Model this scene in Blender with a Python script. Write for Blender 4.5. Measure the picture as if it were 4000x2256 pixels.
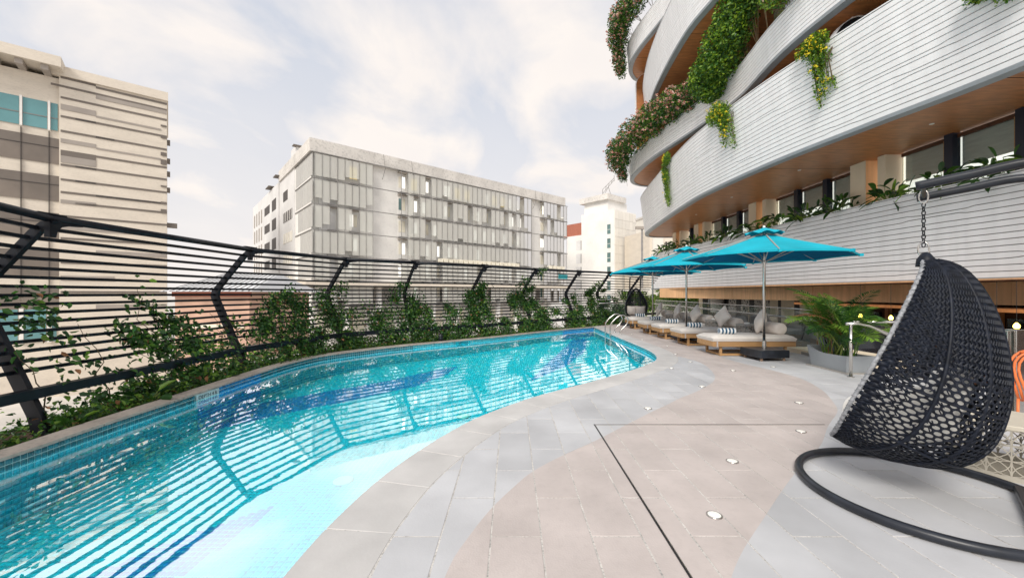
import bpy, math, random
import numpy as np
from mathutils import Vector, Matrix
R = math.radians
sc = bpy.context.scene
for o in list(bpy.data.objects): bpy.data.objects.remove(o)

# ------------------------------------------------------------------ camera
EYE = 1.35
cd = bpy.data.cameras.new('camera'); cam = bpy.data.objects.new('camera', cd)
sc.collection.objects.link(cam); sc.camera = cam
cam.location = (0, 0, EYE); cam.rotation_euler = (R(90), 0, 0)
cd.sensor_width = 36; cd.lens = 13.89; cd.shift_y = 0.0045
cd.clip_start = 0.05; cd.clip_end = 3000

# ------------------------------------------------------------------ light
SUN_EL, SUN_AZ = 40, 204          # azimuth clockwise from +Y: behind the camera, a little left
w = bpy.data.worlds.new('World'); sc.world = w; w.use_nodes = True
nt = w.node_tree; nt.nodes.clear(); N = nt.nodes.new; Lk = nt.links.new
out = N('ShaderNodeOutputWorld'); bg = N('ShaderNodeBackground'); bg.inputs[1].default_value = 0.1
sky = N('ShaderNodeTexSky'); sky.sky_type = 'NISHITA'; sky.sun_disc = False
sky.sun_elevation = R(SUN_EL); sky.sun_rotation = R(SUN_AZ); sky.dust_density = 3; sky.air_density = 1
tc = N('ShaderNodeTexCoord'); sep = N('ShaderNodeSeparateXYZ'); Lk(tc.outputs['Generated'], sep.inputs[0])
def math_(op, a, b=None, c=None, clamp=False):
    m = N('ShaderNodeMath'); m.operation = op; m.use_clamp = clamp
    for i, v in enumerate((a, b, c)):
        if v is None: continue
        if isinstance(v, (int, float)): m.inputs[i].default_value = v
        else: Lk(v, m.inputs[i])
    return m.outputs[0]
zz = math_('MAXIMUM', sep.outputs[2], 0.0); den = math_('ADD', zz, 0.22)
px_ = math_('DIVIDE', sep.outputs[0], den); py_ = math_('DIVIDE', sep.outputs[1], den)
cmb = N('ShaderNodeCombineXYZ'); Lk(px_, cmb.inputs[0]); Lk(py_, cmb.inputs[1])
mp = N('ShaderNodeMapping'); mp.inputs['Rotation'].default_value = (0, 0, R(-40)); mp.inputs['Scale'].default_value = (1.15, 0.85, 1)
mp.inputs['Location'].default_value = (0.35, 0.2, 0)
Lk(cmb.outputs[0], mp.inputs[0])
nz = N('ShaderNodeTexNoise'); nz.inputs['Scale'].default_value = 1.9; nz.inputs['Detail'].default_value = 9
nz.inputs['Roughness'].default_value = 0.52; nz.inputs['Distortion'].default_value = 0.35
Lk(mp.outputs[0], nz.inputs['Vector'])
cr = N('ShaderNodeValToRGB'); cr.color_ramp.elements[0].position = 0.36; cr.color_ramp.elements[1].position = 0.60
Lk(nz.outputs[0], cr.inputs[0])
hz = math_('SUBTRACT', 1.0, math_('MULTIPLY', zz, 1.55), clamp=True)     # haze thickens towards the horizon, all round
hz = math_('MULTIPLY', hz, 0.95)
fac = math_('MAXIMUM', cr.outputs[0], hz)
blue = N('ShaderNodeMixRGB'); blue.inputs[0].default_value = 0.85; Lk(sky.outputs[0], blue.inputs[1])
blue.inputs[2].default_value = (3.3, 3.6, 4.15, 1)
nz2 = N('ShaderNodeTexNoise'); nz2.inputs['Scale'].default_value = 3.2; nz2.inputs['Detail'].default_value = 8
Lk(mp.outputs[0], nz2.inputs['Vector'])
cc = N('ShaderNodeMixRGB'); Lk(nz2.outputs[0], cc.inputs[0])
cc.inputs[1].default_value = (4.75, 4.50, 4.4, 1); cc.inputs[2].default_value = (5.5, 5.1, 4.75, 1)
mx = N('ShaderNodeMixRGB'); Lk(fac, mx.inputs[0]); Lk(blue.outputs[0], mx.inputs[1]); Lk(cc.outputs[0], mx.inputs[2])
Lk(mx.outputs[0], bg.inputs[0]); Lk(bg.outputs[0], out.inputs[0])

sl = bpy.data.lights.new('sun', 'SUN'); sl.energy = 1.5; sl.angle = R(22); sl.color = (1.0, 0.95, 0.87)
so = bpy.data.objects.new('sun', sl); sc.collection.objects.link(so)
d = Vector((math.sin(R(SUN_AZ)) * math.cos(R(SUN_EL)), math.cos(R(SUN_AZ)) * math.cos(R(SUN_EL)), math.sin(R(SUN_EL))))
so.rotation_euler = d.to_track_quat('Z', 'Y').to_euler(); so.location = d * 60
sc.view_settings.view_transform = 'Standard'; sc.view_settings.look = 'None'
sc.view_settings.exposure = 0.95; sc.view_settings.gamma = 1; sc.view_settings.use_curve_mapping = False
sc.render.engine = 'CYCLES'
sc.cycles.max_bounces = 8; sc.cycles.transparent_max_bounces = 24; sc.cycles.diffuse_bounces = 3

# ------------------------------------------------------------------ materials
def mat(name, col, rough=0.6, metal=0.0, var=0.10, scale=3.0, bump=0.0, bscale=60.0, rnd=0.0, spec=0.5, trans=0.0,
        streak=None, coat=0.0, emit=None, dirt=0.0):
    m = bpy.data.materials.new(name); m.use_nodes = True; t = m.node_tree; n = t.nodes; l = t.links
    b = n['Principled BSDF']; b.inputs['Roughness'].default_value = rough; b.inputs['Metallic'].default_value = metal
    b.inputs['Specular IOR Level'].default_value = spec
    if coat: b.inputs['Coat Weight'].default_value = coat; b.inputs['Coat Roughness'].default_value = 0.1
    g = n.new('ShaderNodeNewGeometry')
    vec = g.outputs['Position']
    if streak:
        mp = n.new('ShaderNodeMapping'); mp.inputs['Scale'].default_value = streak; l.new(vec, mp.inputs[0]); vec = mp.outputs[0]
    nz = n.new('ShaderNodeTexNoise'); nz.inputs['Scale'].default_value = scale; nz.inputs['Detail'].default_value = 6
    l.new(vec, nz.inputs['Vector'])
    mr = n.new('ShaderNodeMapRange'); mr.inputs[1].default_value = 0.3; mr.inputs[2].default_value = 0.7
    mr.inputs[3].default_value = 1 - var; mr.inputs[4].default_value = 1 + var
    l.new(nz.outputs[0], mr.inputs[0]); val = mr.outputs[0]
    if rnd:
        oi = n.new('ShaderNodeObjectInfo'); r2 = n.new('ShaderNodeMapRange')
        r2.inputs[3].default_value = 1 - rnd; r2.inputs[4].default_value = 1 + rnd; l.new(oi.outputs['Random'], r2.inputs[0])
        mm = n.new('ShaderNodeMath'); mm.operation = 'MULTIPLY'; l.new(val, mm.inputs[0]); l.new(r2.outputs[0], mm.inputs[1]); val = mm.outputs[0]
    if dirt:
        n3 = n.new('ShaderNodeTexNoise'); n3.inputs['Scale'].default_value = scale * 9; n3.inputs['Detail'].default_value = 8
        l.new(vec, n3.inputs['Vector'])
        r3 = n.new('ShaderNodeMapRange'); r3.inputs[1].default_value = 0.35; r3.inputs[2].default_value = 0.5
        r3.inputs[3].default_value = 1 - dirt; r3.inputs[4].default_value = 1; l.new(n3.outputs[0], r3.inputs[0])
        mm = n.new('ShaderNodeMath'); mm.operation = 'MULTIPLY'; l.new(val, mm.inputs[0]); l.new(r3.outputs[0], mm.inputs[1]); val = mm.outputs[0]
    hs = n.new('ShaderNodeHueSaturation'); hs.inputs['Color'].default_value = (*col, 1); l.new(val, hs.inputs['Value'])
    l.new(hs.outputs[0], b.inputs['Base Color'])
    if bump:
        n2 = n.new('ShaderNodeTexNoise'); n2.inputs['Scale'].default_value = bscale; n2.inputs['Detail'].default_value = 4
        l.new(vec, n2.inputs['Vector']); bp = n.new('ShaderNodeBump'); bp.inputs['Strength'].default_value = bump
        bp.inputs['Distance'].default_value = 0.01; l.new(n2.outputs[0], bp.inputs['Height']); l.new(bp.outputs[0], b.inputs['Normal'])
    if trans:
        tr = n.new('ShaderNodeBsdfTranslucent'); l.new(hs.outputs[0], tr.inputs[0]); ms = n.new('ShaderNodeMixShader')
        ms.inputs[0].default_value = trans; l.new(b.outputs[0], ms.inputs[1]); l.new(tr.outputs[0], ms.inputs[2])
        l.new(ms.outputs[0], n['Material Output'].inputs[0])
    if emit:
        b.inputs['Emission Color'].default_value = (*col, 1); b.inputs['Emission Strength'].default_value = emit
    return m
def see_through(name, col, alpha, rough=0.05, gloss=0.12):
    """thin glass or mesh cloth: part transparent, part glossy"""
    m = bpy.data.materials.new(name); m.use_nodes = True; t = m.node_tree; n = t.nodes; l = t.links
    for x in list(n):
        if x.type != 'OUTPUT_MATERIAL': n.remove(x)
    o = n['Material Output']
    tr = n.new('ShaderNodeBsdfTransparent'); tr.inputs[0].default_value = (0.93, 0.97, 0.96, 1)
    df = n.new('ShaderNodeBsdfDiffuse'); df.inputs[0].default_value = (*col, 1)
    gl = n.new('ShaderNodeBsdfGlossy'); gl.inputs['Roughness'].default_value = rough
    m1 = n.new('ShaderNodeMixShader'); m1.inputs[0].default_value = alpha; l.new(tr.outputs[0], m1.inputs[1]); l.new(df.outputs[0], m1.inputs[2])
    fr = n.new('ShaderNodeFresnel'); fr.inputs[0].default_value = 1.45
    mu = n.new('ShaderNodeMath'); mu.operation = 'MULTIPLY_ADD'; l.new(fr.outputs[0], mu.inputs[0]); mu.inputs[1].default_value = 0.30 if alpha < 0.05 else 1.0; mu.inputs[2].default_value = gloss; mu.use_clamp = True
    m2 = n.new('ShaderNodeMixShader'); l.new(mu.outputs[0], m2.inputs[0]); l.new(m1.outputs[0], m2.inputs[1]); l.new(gl.outputs[0], m2.inputs[2])
    l.new(m2.outputs[0], o.inputs[0]); return m
def wood(name, col, streak=(1, 14, 14), rnd=0.06, var=0.22, rough=0.5, scale=1.6):
    return mat(name, col, rough=rough, var=var, scale=scale, streak=streak, bump=0.12, bscale=9, rnd=rnd)

M = {}
M['mortar'] = mat('mortar', (0.58, 0.56, 0.53), var=0.25, scale=9, dirt=0.45)
M['stone_grey'] = mat('stone_grey', (0.505, 0.512, 0.53), rough=0.58, var=0.15, scale=1.4, bump=0.10, bscale=45, rnd=0.07)
M['stone_beige'] = mat('stone_beige', (0.525, 0.470, 0.448), rough=0.64, var=0.10, scale=2.5, bump=0.18, bscale=90, rnd=0.04, dirt=0.04)
M['stone_coping'] = mat('stone_coping', (0.54, 0.53, 0.52), rough=0.6, var=0.12, scale=2.2, bump=0.1, bscale=45, rnd=0.05)
M['stone_worn'] = mat('stone_worn', (0.37, 0.325, 0.285), rough=0.7, var=0.22, scale=2.6, bump=0.15, bscale=45, rnd=0.06, dirt=0.3)
M['soil'] = mat('soil', (0.065, 0.035, 0.02), rough=0.95, var=0.5, scale=22, bump=0.8, bscale=50)
M['concrete'] = mat('concrete', (0.60, 0.585, 0.56), rough=0.8, var=0.15, scale=0.6, dirt=0.15)
M['black_steel'] = mat('black_steel', (0.014, 0.017, 0.024), rough=0.36, var=0.4, scale=8, spec=0.5, rnd=0.15)
M['fence_steel'] = mat('fence_steel', (0.008, 0.009, 0.013), rough=0.4, var=0.45, scale=6, spec=0.22, rnd=0.2)
M['wicker'] = mat('wicker', (0.009, 0.012, 0.021), rough=0.5, var=0.5, scale=30, spec=0.25)
M['wicker_rim'] = mat('wicker_rim', (0.27, 0.28, 0.30), rough=0.55, var=0.5, scale=40, bump=0.6, bscale=70)
M['steel'] = mat('steel', (0.62, 0.60, 0.57), rough=0.22, metal=1.0, var=0.06, scale=4)
M['white_paint'] = mat('white_paint', (0.80, 0.80, 0.78), rough=0.5, var=0.03)
M['lens'] = mat('lens', (0.88, 0.86, 0.80), rough=0.8, var=0.02)
M['tile_teal'] = mat('tile_teal', (0.004, 0.43, 0.48), rough=0.12, var=0.30, scale=14, spec=0.6)
M['tile_deep'] = mat('tile_deep', (0.004, 0.27, 0.34), rough=0.12, var=0.35, scale=16, spec=0.6, rnd=0.18)
M['tile_dry'] = mat('tile_dry', (0.003, 0.14, 0.185), rough=0.12, var=0.35, scale=16, spec=0.6, rnd=0.25)
M['tile_blue'] = mat('tile_blue', (0.004, 0.17, 0.40), rough=0.12, var=0.35, scale=16, spec=0.6, rnd=0.12)
M['grout'] = mat('grout', (0.16, 0.62, 0.66), rough=0.7, var=0.08, scale=6)
M['grout_dry'] = mat('grout_dry', (0.40, 0.66, 0.68), rough=0.7, var=0.1, scale=9)
M['teak'] = wood('teak', (0.40, 0.23, 0.10))
M['soffit_wood'] = wood('soffit_wood', (0.46, 0.185, 0.066), streak=(2, 9, 5), rnd=0.05, rough=0.42, scale=1.2)
M['fascia_wood'] = wood('fascia_wood', (0.80, 0.48, 0.25), streak=(6, 6, 0.6), rnd=0.07, var=0.12)
M['dark_wood'] = wood('dark_wood', (0.085, 0.03, 0.012), streak=(2, 9, 9), var=0.3)
M['cladding'] = mat('cladding', (0.84, 0.845, 0.86), rough=0.42, var=0.05, scale=1.5, streak=(3, 3, 0.3), rnd=0.015, spec=0.5)
M['lip_grey'] = mat('lip_grey', (0.34, 0.37, 0.40), rough=0.45, var=0.06)
M['groove'] = mat('groove', (0.20, 0.19, 0.185), rough=0.8, var=0.1)
M['cream'] = mat('cream', (0.80, 0.69, 0.53), rough=0.7, var=0.08, scale=1.2, bump=0.05)
M['navy_frame'] = mat('navy_frame', (0.012, 0.018, 0.035), rough=0.4, var=0.1)
M['dark'] = mat('dark', (0.012, 0.012, 0.014), rough=0.6, var=0.3)
M['blind'] = mat('blind', (0.50, 0.46, 0.43), rough=0.8, var=0.1, streak=(1, 1, 8), scale=2)
M['curtain'] = mat('curtain', (0.86, 0.83, 0.77), rough=0.8, var=0.1, streak=(6, 6, 0.6), scale=2, emit=0.6)  # its own glow stands in for soft light inside the rooms
M['glass'] = see_through('glass', (0.5, 0.62, 0.62), 0.03, gloss=0.0)
M['dark_glass'] = see_through('dark_glass', (0.02, 0.035, 0.045), 0.72, gloss=0.12)
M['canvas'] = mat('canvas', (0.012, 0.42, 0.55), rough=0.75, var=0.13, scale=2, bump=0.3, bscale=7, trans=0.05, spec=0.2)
M['shaded_underside'] = mat('shaded_underside', (0.004, 0.13, 0.27), rough=0.85, var=0.08, scale=3, spec=0.1)  # shade under the canopy, painted as a darker blue of the cloth
M['fabric'] = mat('fabric', (0.70, 0.66, 0.62), rough=0.9, var=0.05, scale=6, bump=0.35, bscale=9, spec=0.15)
M['fabric_white'] = mat('fabric_white', (0.86, 0.84, 0.80), rough=0.9, var=0.04, scale=6, bump=0.3, bscale=9, spec=0.1)
M['fabric_side'] = mat('fabric_side', (0.42, 0.38, 0.36), rough=0.9, var=0.08, scale=10, bump=0.3, bscale=14, spec=0.15)
M['cushion'] = mat('cushion', (0.74, 0.675, 0.62), rough=0.95, var=0.07, scale=8, bump=0.4, bscale=12, spec=0.1)
M['towel_white'] = mat('towel_white', (0.82, 0.84, 0.84), rough=0.95, var=0.05, scale=40, bump=0.8, bscale=160)
M['towel_navy'] = mat('towel_navy', (0.012, 0.085, 0.17), rough=0.95, var=0.2, scale=40, bump=0.8, bscale=160)
M['table_grey'] = mat('table_grey', (0.36, 0.34, 0.315), rough=0.6, var=0.08)
M['table_cream'] = mat('table_cream', (0.62, 0.57, 0.47), rough=0.55, var=0.06)
M['lattice_taupe'] = mat('lattice_taupe', (0.42, 0.39, 0.33), rough=0.6, var=0.08)
M['planter'] = mat('planter', (0.30, 0.325, 0.35), rough=0.6, var=0.10, scale=2.0, bump=0.15, bscale=60)
M['leaf_dark'] = mat('leaf_dark', (0.022, 0.075, 0.016), rough=0.42, var=0.4, scale=5, trans=0.25)
M['leaf_mid'] = mat('leaf_mid', (0.055, 0.155, 0.022), rough=0.42, var=0.35, scale=5, trans=0.3)
M['leaf_light'] = mat('leaf_light', (0.17, 0.31, 0.035), rough=0.42, var=0.3, scale=5, trans=0.35)
M['leaf_lime'] = mat('leaf_lime', (0.30, 0.46, 0.03), rough=0.42, var=0.25, scale=5, trans=0.35)
M['leaf_dry'] = mat('leaf_dry', (0.26, 0.12, 0.05), rough=0.6, var=0.4, scale=5, trans=0.2)
M['petal_coral'] = mat('petal_coral', (0.62, 0.25, 0.19), rough=0.6, var=0.2, scale=9, trans=0.3)
M['petal_pale'] = mat('petal_pale', (0.74, 0.53, 0.45), rough=0.6, var=0.15, scale=9, trans=0.3)
M['petal_yellow'] = mat('petal_yellow', (0.85, 0.68, 0.03), rough=0.6, var=0.1, scale=9, trans=0.3)
M['stem'] = mat('stem', (0.09, 0.065, 0.03), rough=0.8, var=0.3, scale=12)
M['stem_green'] = mat('stem_green', (0.20, 0.26, 0.06), rough=0.6, var=0.3, scale=9)
M['bark'] = mat('bark', (0.13, 0.10, 0.07), rough=0.9, var=0.35, scale=6)
M['hose'] = mat('hose', (0.78, 0.19, 0.05), rough=0.45, var=0.12)
M['bulb'] = mat('bulb', (1.0, 0.72, 0.12), var=0.0, emit=5.0)
M['ceramic'] = mat('ceramic', (0.82, 0.82, 0.80), rough=0.25, var=0.02)
M['caster'] = mat('caster', (0.42, 0.27, 0.18), rough=0.5, var=0.1)
M['b_cream'] = mat('b_cream', (0.71, 0.64, 0.545), rough=0.8, var=0.06, scale=0.5, streak=(1, 1, 3), dirt=0.08)
M['b_grey1'] = mat('b_grey1', (0.17, 0.145, 0.125), rough=0.7, var=0.08, scale=0.7)
M['b_grey2'] = mat('b_grey2', (0.36, 0.32, 0.285), rough=0.7, var=0.08, scale=0.7)
M['b_dark'] = mat('b_dark', (0.07, 0.06, 0.055), rough=0.7, var=0.08, scale=0.7)
M['b_teal'] = mat('b_teal', (0.13, 0.30, 0.32), rough=0.12, var=0.15, scale=0.35, spec=0.6)
M['b_bronze'] = mat('b_bronze', (0.20, 0.165, 0.135), rough=0.15, var=0.25, scale=0.3, spec=0.7)
M['b_white'] = mat('b_white', (0.82, 0.80, 0.765), rough=0.8, var=0.07, scale=0.35, dirt=0.05)
M['b_side'] = mat('b_side', (0.70, 0.69, 0.68), rough=0.8, var=0.08, scale=0.35, dirt=0.06)
M['b_parapet'] = mat('b_parapet', (0.66, 0.63, 0.59), rough=0.85, var=0.14, scale=0.4, dirt=0.2)
M['b_rail'] = mat('b_rail', (0.24, 0.23, 0.22), rough=0.6, var=0.2)
M['b_mesh'] = see_through('b_mesh', (0.80, 0.77, 0.72), 0.50, rough=0.5, gloss=0.0)
M['b_yellow'] = mat('b_yellow', (0.80, 0.62, 0.25), rough=0.4, var=0.15, scale=1.0, emit=0.35)
M['b_pane'] = mat('b_pane', (0.80, 0.75, 0.62), rough=0.25, var=0.15, scale=1.0)
M['b_green_glass'] = mat('b_green_glass', (0.11, 0.19, 0.185), rough=0.12, var=0.3, scale=0.6, spec=0.6)
M['b_tile'] = mat('b_tile', (0.78, 0.745, 0.68), rough=0.5, var=0.04, scale=0.4, rnd=0.06)
M['b_red'] = mat('b_red', (0.40, 0.14, 0.09), rough=0.8, var=0.1)
M['b_brick'] = mat('b_brick', (0.56, 0.36, 0.27), rough=0.8, var=0.15, scale=0.8)
M['b_roof'] = mat('b_roof', (0.66, 0.67, 0.69), rough=0.5, var=0.06)
M['hill'] = mat('hill', (0.42, 0.50, 0.56), rough=1.0, var=0.12, scale=0.03)  # distance haze is put into this pale blue base colour
M['asphalt'] = mat('asphalt', (0.60, 0.57, 0.53), rough=0.9, var=0.2, scale=0.2)
M['car_dark'] = mat('car_dark', (0.015, 0.018, 0.025), rough=0.25, coat=0.8, var=0.05)
M['car_glass'] = mat('car_glass', (0.05, 0.07, 0.08), rough=0.05, var=0.05, spec=0.9)
M['rubber'] = mat('rubber', (0.02, 0.02, 0.02), rough=0.8, var=0.1)
M['sign_teal'] = mat('sign_teal', (0.05, 0.36, 0.40), rough=0.3, var=0.08)
M['sign_steel'] = mat('sign_steel', (0.42, 0.52, 0.52), rough=0.4, metal=0.2, var=0.15, scale=8)
M['ink'] = mat('ink', (0.01, 0.03, 0.04), rough=0.6, var=0.0)
# perforated screen: real print-like pattern far away
def screen_mat():
    m = mat('screen', (0.36, 0.34, 0.31), var=0.05); t = m.node_tree; n = t.nodes; l = t.links
    v = n.new('ShaderNodeTexVoronoi'); v.inputs['Scale'].default_value = 7; g = n.new('ShaderNodeNewGeometry')
    l.new(g.outputs['Position'], v.inputs['Vector']); v.feature = 'DISTANCE_TO_EDGE'
    r = n.new('ShaderNodeMath'); r.operation = 'GREATER_THAN'; r.inputs[1].default_value = 0.17; l.new(v.outputs['Distance'], r.inputs[0])
    mi = n.new('ShaderNodeMixRGB'); l.new(r.outputs[0], mi.inputs[0]); mi.inputs[1].default_value = (0.40, 0.38, 0.35, 1); mi.inputs[2].default_value = (0.03, 0.03, 0.035, 1)
    l.new(mi.outputs[0], n['Principled BSDF'].inputs['Base Color']); return m
M['screen'] = screen_mat()
def water_mat():
    m = bpy.data.materials.new('pool_water'); m.use_nodes = True; t = m.node_tree; n = t.nodes; l = t.links
    for x in list(n):
        if x.type != 'OUTPUT_MATERIAL': n.remove(x)
    g = n.new('ShaderNodeNewGeometry')
    def noise(scale, detail, sx=1, sy=1, rot=0):
        mp = n.new('ShaderNodeMapping'); mp.inputs['Scale'].default_value = (sx, sy, 1); mp.inputs['Rotation'].default_value = (0, 0, R(rot))
        l.new(g.outputs['Position'], mp.inputs[0]); z = n.new('ShaderNodeTexNoise'); z.inputs['Scale'].default_value = scale
        z.inputs['Detail'].default_value = detail; z.inputs['Distortion'].default_value = 0.6; l.new(mp.outputs[0], z.inputs['Vector']); return z.outputs[0]
    b1 = n.new('ShaderNodeBump'); b1.inputs['Strength'].default_value = 0.55; b1.inputs['Distance'].default_value = 0.0016; l.new(noise(1.7, 2), b1.inputs['Height'])
    b2 = n.new('ShaderNodeBump'); b2.inputs['Strength'].default_value = 0.5; b2.inputs['Distance'].default_value = 0.0002; l.new(noise(8, 2, 1, 1.4, 20), b2.inputs['Height'])
    l.new(b1.outputs[0], b2.inputs['Normal'])
    tr = n.new('ShaderNodeBsdfTransparent'); tr.inputs[0].default_value = (0.40, 0.87, 0.92, 1)
    gl = n.new('ShaderNodeBsdfGlossy'); gl.inputs['Roughness'].default_value = 0.0; gl.inputs[0].default_value = (1, 1, 1, 1)
    l.new(b2.outputs[0], gl.inputs['Normal'])
    fr = n.new('ShaderNodeFresnel'); fr.inputs[0].default_value = 1.33; l.new(b2.outputs[0], fr.inputs['Normal'])
    mu = n.new('ShaderNodeMath'); mu.operation = 'MULTIPLY_ADD'; mu.inputs[1].default_value = 0.15; mu.inputs[2].default_value = 0.78; mu.use_clamp = True
    l.new(fr.outputs[0], mu.inputs[0])
    l.new(mu.outputs[0], gl.inputs[0]); ms = n.new('ShaderNodeAddShader'); l.new(tr.outputs[0], ms.inputs[0]); l.new(gl.outputs[0], ms.inputs[1])
    l.new(ms.outputs[0], n['Material Output'].inputs[0]); return m
M['water'] = water_mat()

# ------------------------------------------------------------------ builders
col = sc.collection
def tag(o, label=None, cat=None, group=None, kind=None):
    if label: o['label'] = label
    if cat: o['category'] = cat
    if group: o['group'] = group
    if kind: o['kind'] = kind
    return o
def empty(name, loc=(0, 0, 0), rz=0.0):
    o = bpy.data.objects.new(name, None); o.location = loc; o.rotation_euler = (0, 0, rz); o.empty_display_size = 0.1
    col.objects.link(o); return o
def thing(name, label, cat, loc=(0, 0, 0), rz=0.0, group=None):
    return tag(empty(name, loc, rz), label, cat, group)
def origin(o):
    v = Vector((0, 0, 0))
    while o is not None: v += Vector(o.location); o = o.parent
    return v
class MB:
    def __init__(s): s.v = []; s.f = []
    def add(s, vs, fs):
        n = len(s.v); s.v.extend([tuple(p) for p in vs]); s.f.extend([tuple(i + n for i in f) for f in fs]); return s
    def box(s, c, sz, rz=0.0):
        a, b, h = sz[0] / 2, sz[1] / 2, sz[2] / 2; cs, sn = math.cos(rz), math.sin(rz); vs = []
        for z in (-h, h):
            for x, y in ((-a, -b), (a, -b), (a, b), (-a, b)): vs.append((c[0] + x * cs - y * sn, c[1] + x * sn + y * cs, c[2] + z))
        return s.add(vs, BOXF)
    def bb(s, x0, x1, y0, y1, z0, z1): return s.box(((x0 + x1) / 2, (y0 + y1) / 2, (z0 + z1) / 2), (x1 - x0, y1 - y0, z1 - z0))
    def obox(s, o, a, b, c):
        """box from corner o along three edge vectors"""
        o, a, b, c = map(Vector, (o, a, b, c))
        return s.add([o, o + a, o + a + b, o + b, o + c, o + a + c, o + a + b + c, o + b + c], BOXF)
    def bar(s, p, q, wd, ht, up=(0, 0, 1)):
        p, q = Vector(p), Vector(q); d = (q - p); u = Vector(up); sd = d.cross(u).normalized() * wd; u2 = sd.cross(d).normalized() * ht
        return s.obox(p - sd / 2 - u2 / 2, d, sd, u2)
    def tube(s, pts, r, n=8, closed=False, cap=True):
        pts = [Vector(p) for p in pts]; m = len(pts); rings = []; prev = None
        rr = r if isinstance(r, (list, tuple)) else [r] * m
        for i, p in enumerate(pts):
            a = pts[(i - 1) % m] if (closed or i > 0) else p; b = pts[(i + 1) % m] if (closed or i < m - 1) else p
            d = (b - a).normalized()
            if prev is None:
                u = d.orthogonal().normalized()
            else:
                u = prev - d * prev.dot(d)
                u = u.normalized() if u.length > 1e-6 else d.orthogonal().normalized()
            prev = u; v = d.cross(u)
            rings.append([p + (u * math.cos(2 * math.pi * k / n) + v * math.sin(2 * math.pi * k / n)) * rr[i] for k in range(n)])
        base = len(s.v)
        for rg in rings: s.v.extend([tuple(p) for p in rg])
        for i in range(m if closed else m - 1):
            j = (i + 1) % m
            for k in range(n):
                k2 = (k + 1) % n; s.f.append((base + i * n + k, base + i * n + k2, base + j * n + k2, base + j * n + k))
        if cap and not closed:
            s.f.append(tuple(base + k for k in range(n))[::-1]); s.f.append(tuple(base + (m - 1) * n + k for k in range(n)))
        return s
    def prism(s, poly, z0, z1):
        n = len(poly); ar = sum(poly[i][0] * poly[(i + 1) % n][1] - poly[(i + 1) % n][0] * poly[i][1] for i in range(n))
        if ar < 0: poly = poly[::-1]
        vs = [(x, y, z0) for x, y in poly] + [(x, y, z1) for x, y in poly]
        fs = [tuple(range(n))[::-1], tuple(range(n, 2 * n))] + [(i, (i + 1) % n, n + (i + 1) % n, n + i) for i in range(n)]
        return s.add(vs, fs)
    def lathe(s, prof, n=24, c=(0, 0, 0), cap=True):
        vs = []; fs = []
        for r, z in prof:
            for k in range(n): a = 2 * math.pi * k / n; vs.append((c[0] + r * math.cos(a), c[1] + r * math.sin(a), c[2] + z))
        for i in range(len(prof) - 1):
            for k in range(n): k2 = (k + 1) % n; fs.append((i * n + k, i * n + k2, (i + 1) * n + k2, (i + 1) * n + k))
        if cap: fs.append(tuple(range(n))[::-1]); fs.append(tuple((len(prof) - 1) * n + k for k in range(n)))
        return s.add(vs, fs)
    def quad(s, a, b, c, d): return s.add([a, b, c, d], [(0, 1, 2, 3)])
    def build(s, name, m, parent=None, world=False, smooth=False, bevel=0, label=None, kind=None, seg=2, subsurf=0):
        me = bpy.data.meshes.new(name); vs = s.v
        if world and parent is not None:
            o = origin(parent); vs = [(x - o.x, y - o.y, z - o.z) for x, y, z in vs]
        me.from_pydata(vs, [], s.f); me.update()
        return link(name, me, m, parent, smooth, bevel, label, kind, seg, subsurf)
BOXF = [(3, 2, 1, 0), (4, 5, 6, 7), (0, 1, 5, 4), (1, 2, 6, 5), (2, 3, 7, 6), (3, 0, 4, 7)]
def link(name, me, m, parent=None, smooth=False, bevel=0, label=None, kind=None, seg=2, subsurf=0, loc=None):
    ms = m if isinstance(m, (list, tuple)) else [m]
    if not len(me.materials):
        for k in ms: me.materials.append(M[k] if isinstance(k, str) else k)
    if smooth: me.polygons.foreach_set('use_smooth', [True] * len(me.polygons))
    o = bpy.data.objects.new(name, me); col.objects.link(o); o.parent = parent
    if loc is not None: o.location = loc
    if bevel: b = o.modifiers.new('bevel', 'BEVEL'); b.width = bevel; b.segments = seg; b.limit_method = 'ANGLE'; b.angle_limit = R(40)
    if subsurf: b = o.modifiers.new('sub', 'SUBSURF'); b.levels = subsurf; b.render_levels = subsurf
    if label: o['label'] = label
    if kind: o['kind'] = kind
    return o
def children(o, cache={}): return [c for c in bpy.data.objects if c.parent == o]
def copy_tree(o, parent=None):
    c = o.copy(); col.objects.link(c)
    if parent is not None: c.parent = parent
    for ch in o.children: copy_tree(ch, c)
    return c
def np_mesh(name, V, F, mi=None):
    V = np.asarray(V, np.float32); F = np.asarray(F, np.int32); k = F.shape[1]
    me = bpy.data.meshes.new(name); me.vertices.add(len(V)); me.vertices.foreach_set('co', V.ravel())
    me.loops.add(F.size); me.loops.foreach_set('vertex_index', F.ravel())
    me.polygons.add(len(F)); me.polygons.foreach_set('loop_start', np.arange(0, F.size, k, dtype=np.int32))
    me.update(calc_edges=True)
    if mi is not None: me.polygons.foreach_set('material_index', np.asarray(mi, np.int32))
    return me
rng = np.random.default_rng(7); rnd = random.Random(11)
def unit(a): return a / np.maximum(np.linalg.norm(a, axis=-1, keepdims=True), 1e-9)
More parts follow.
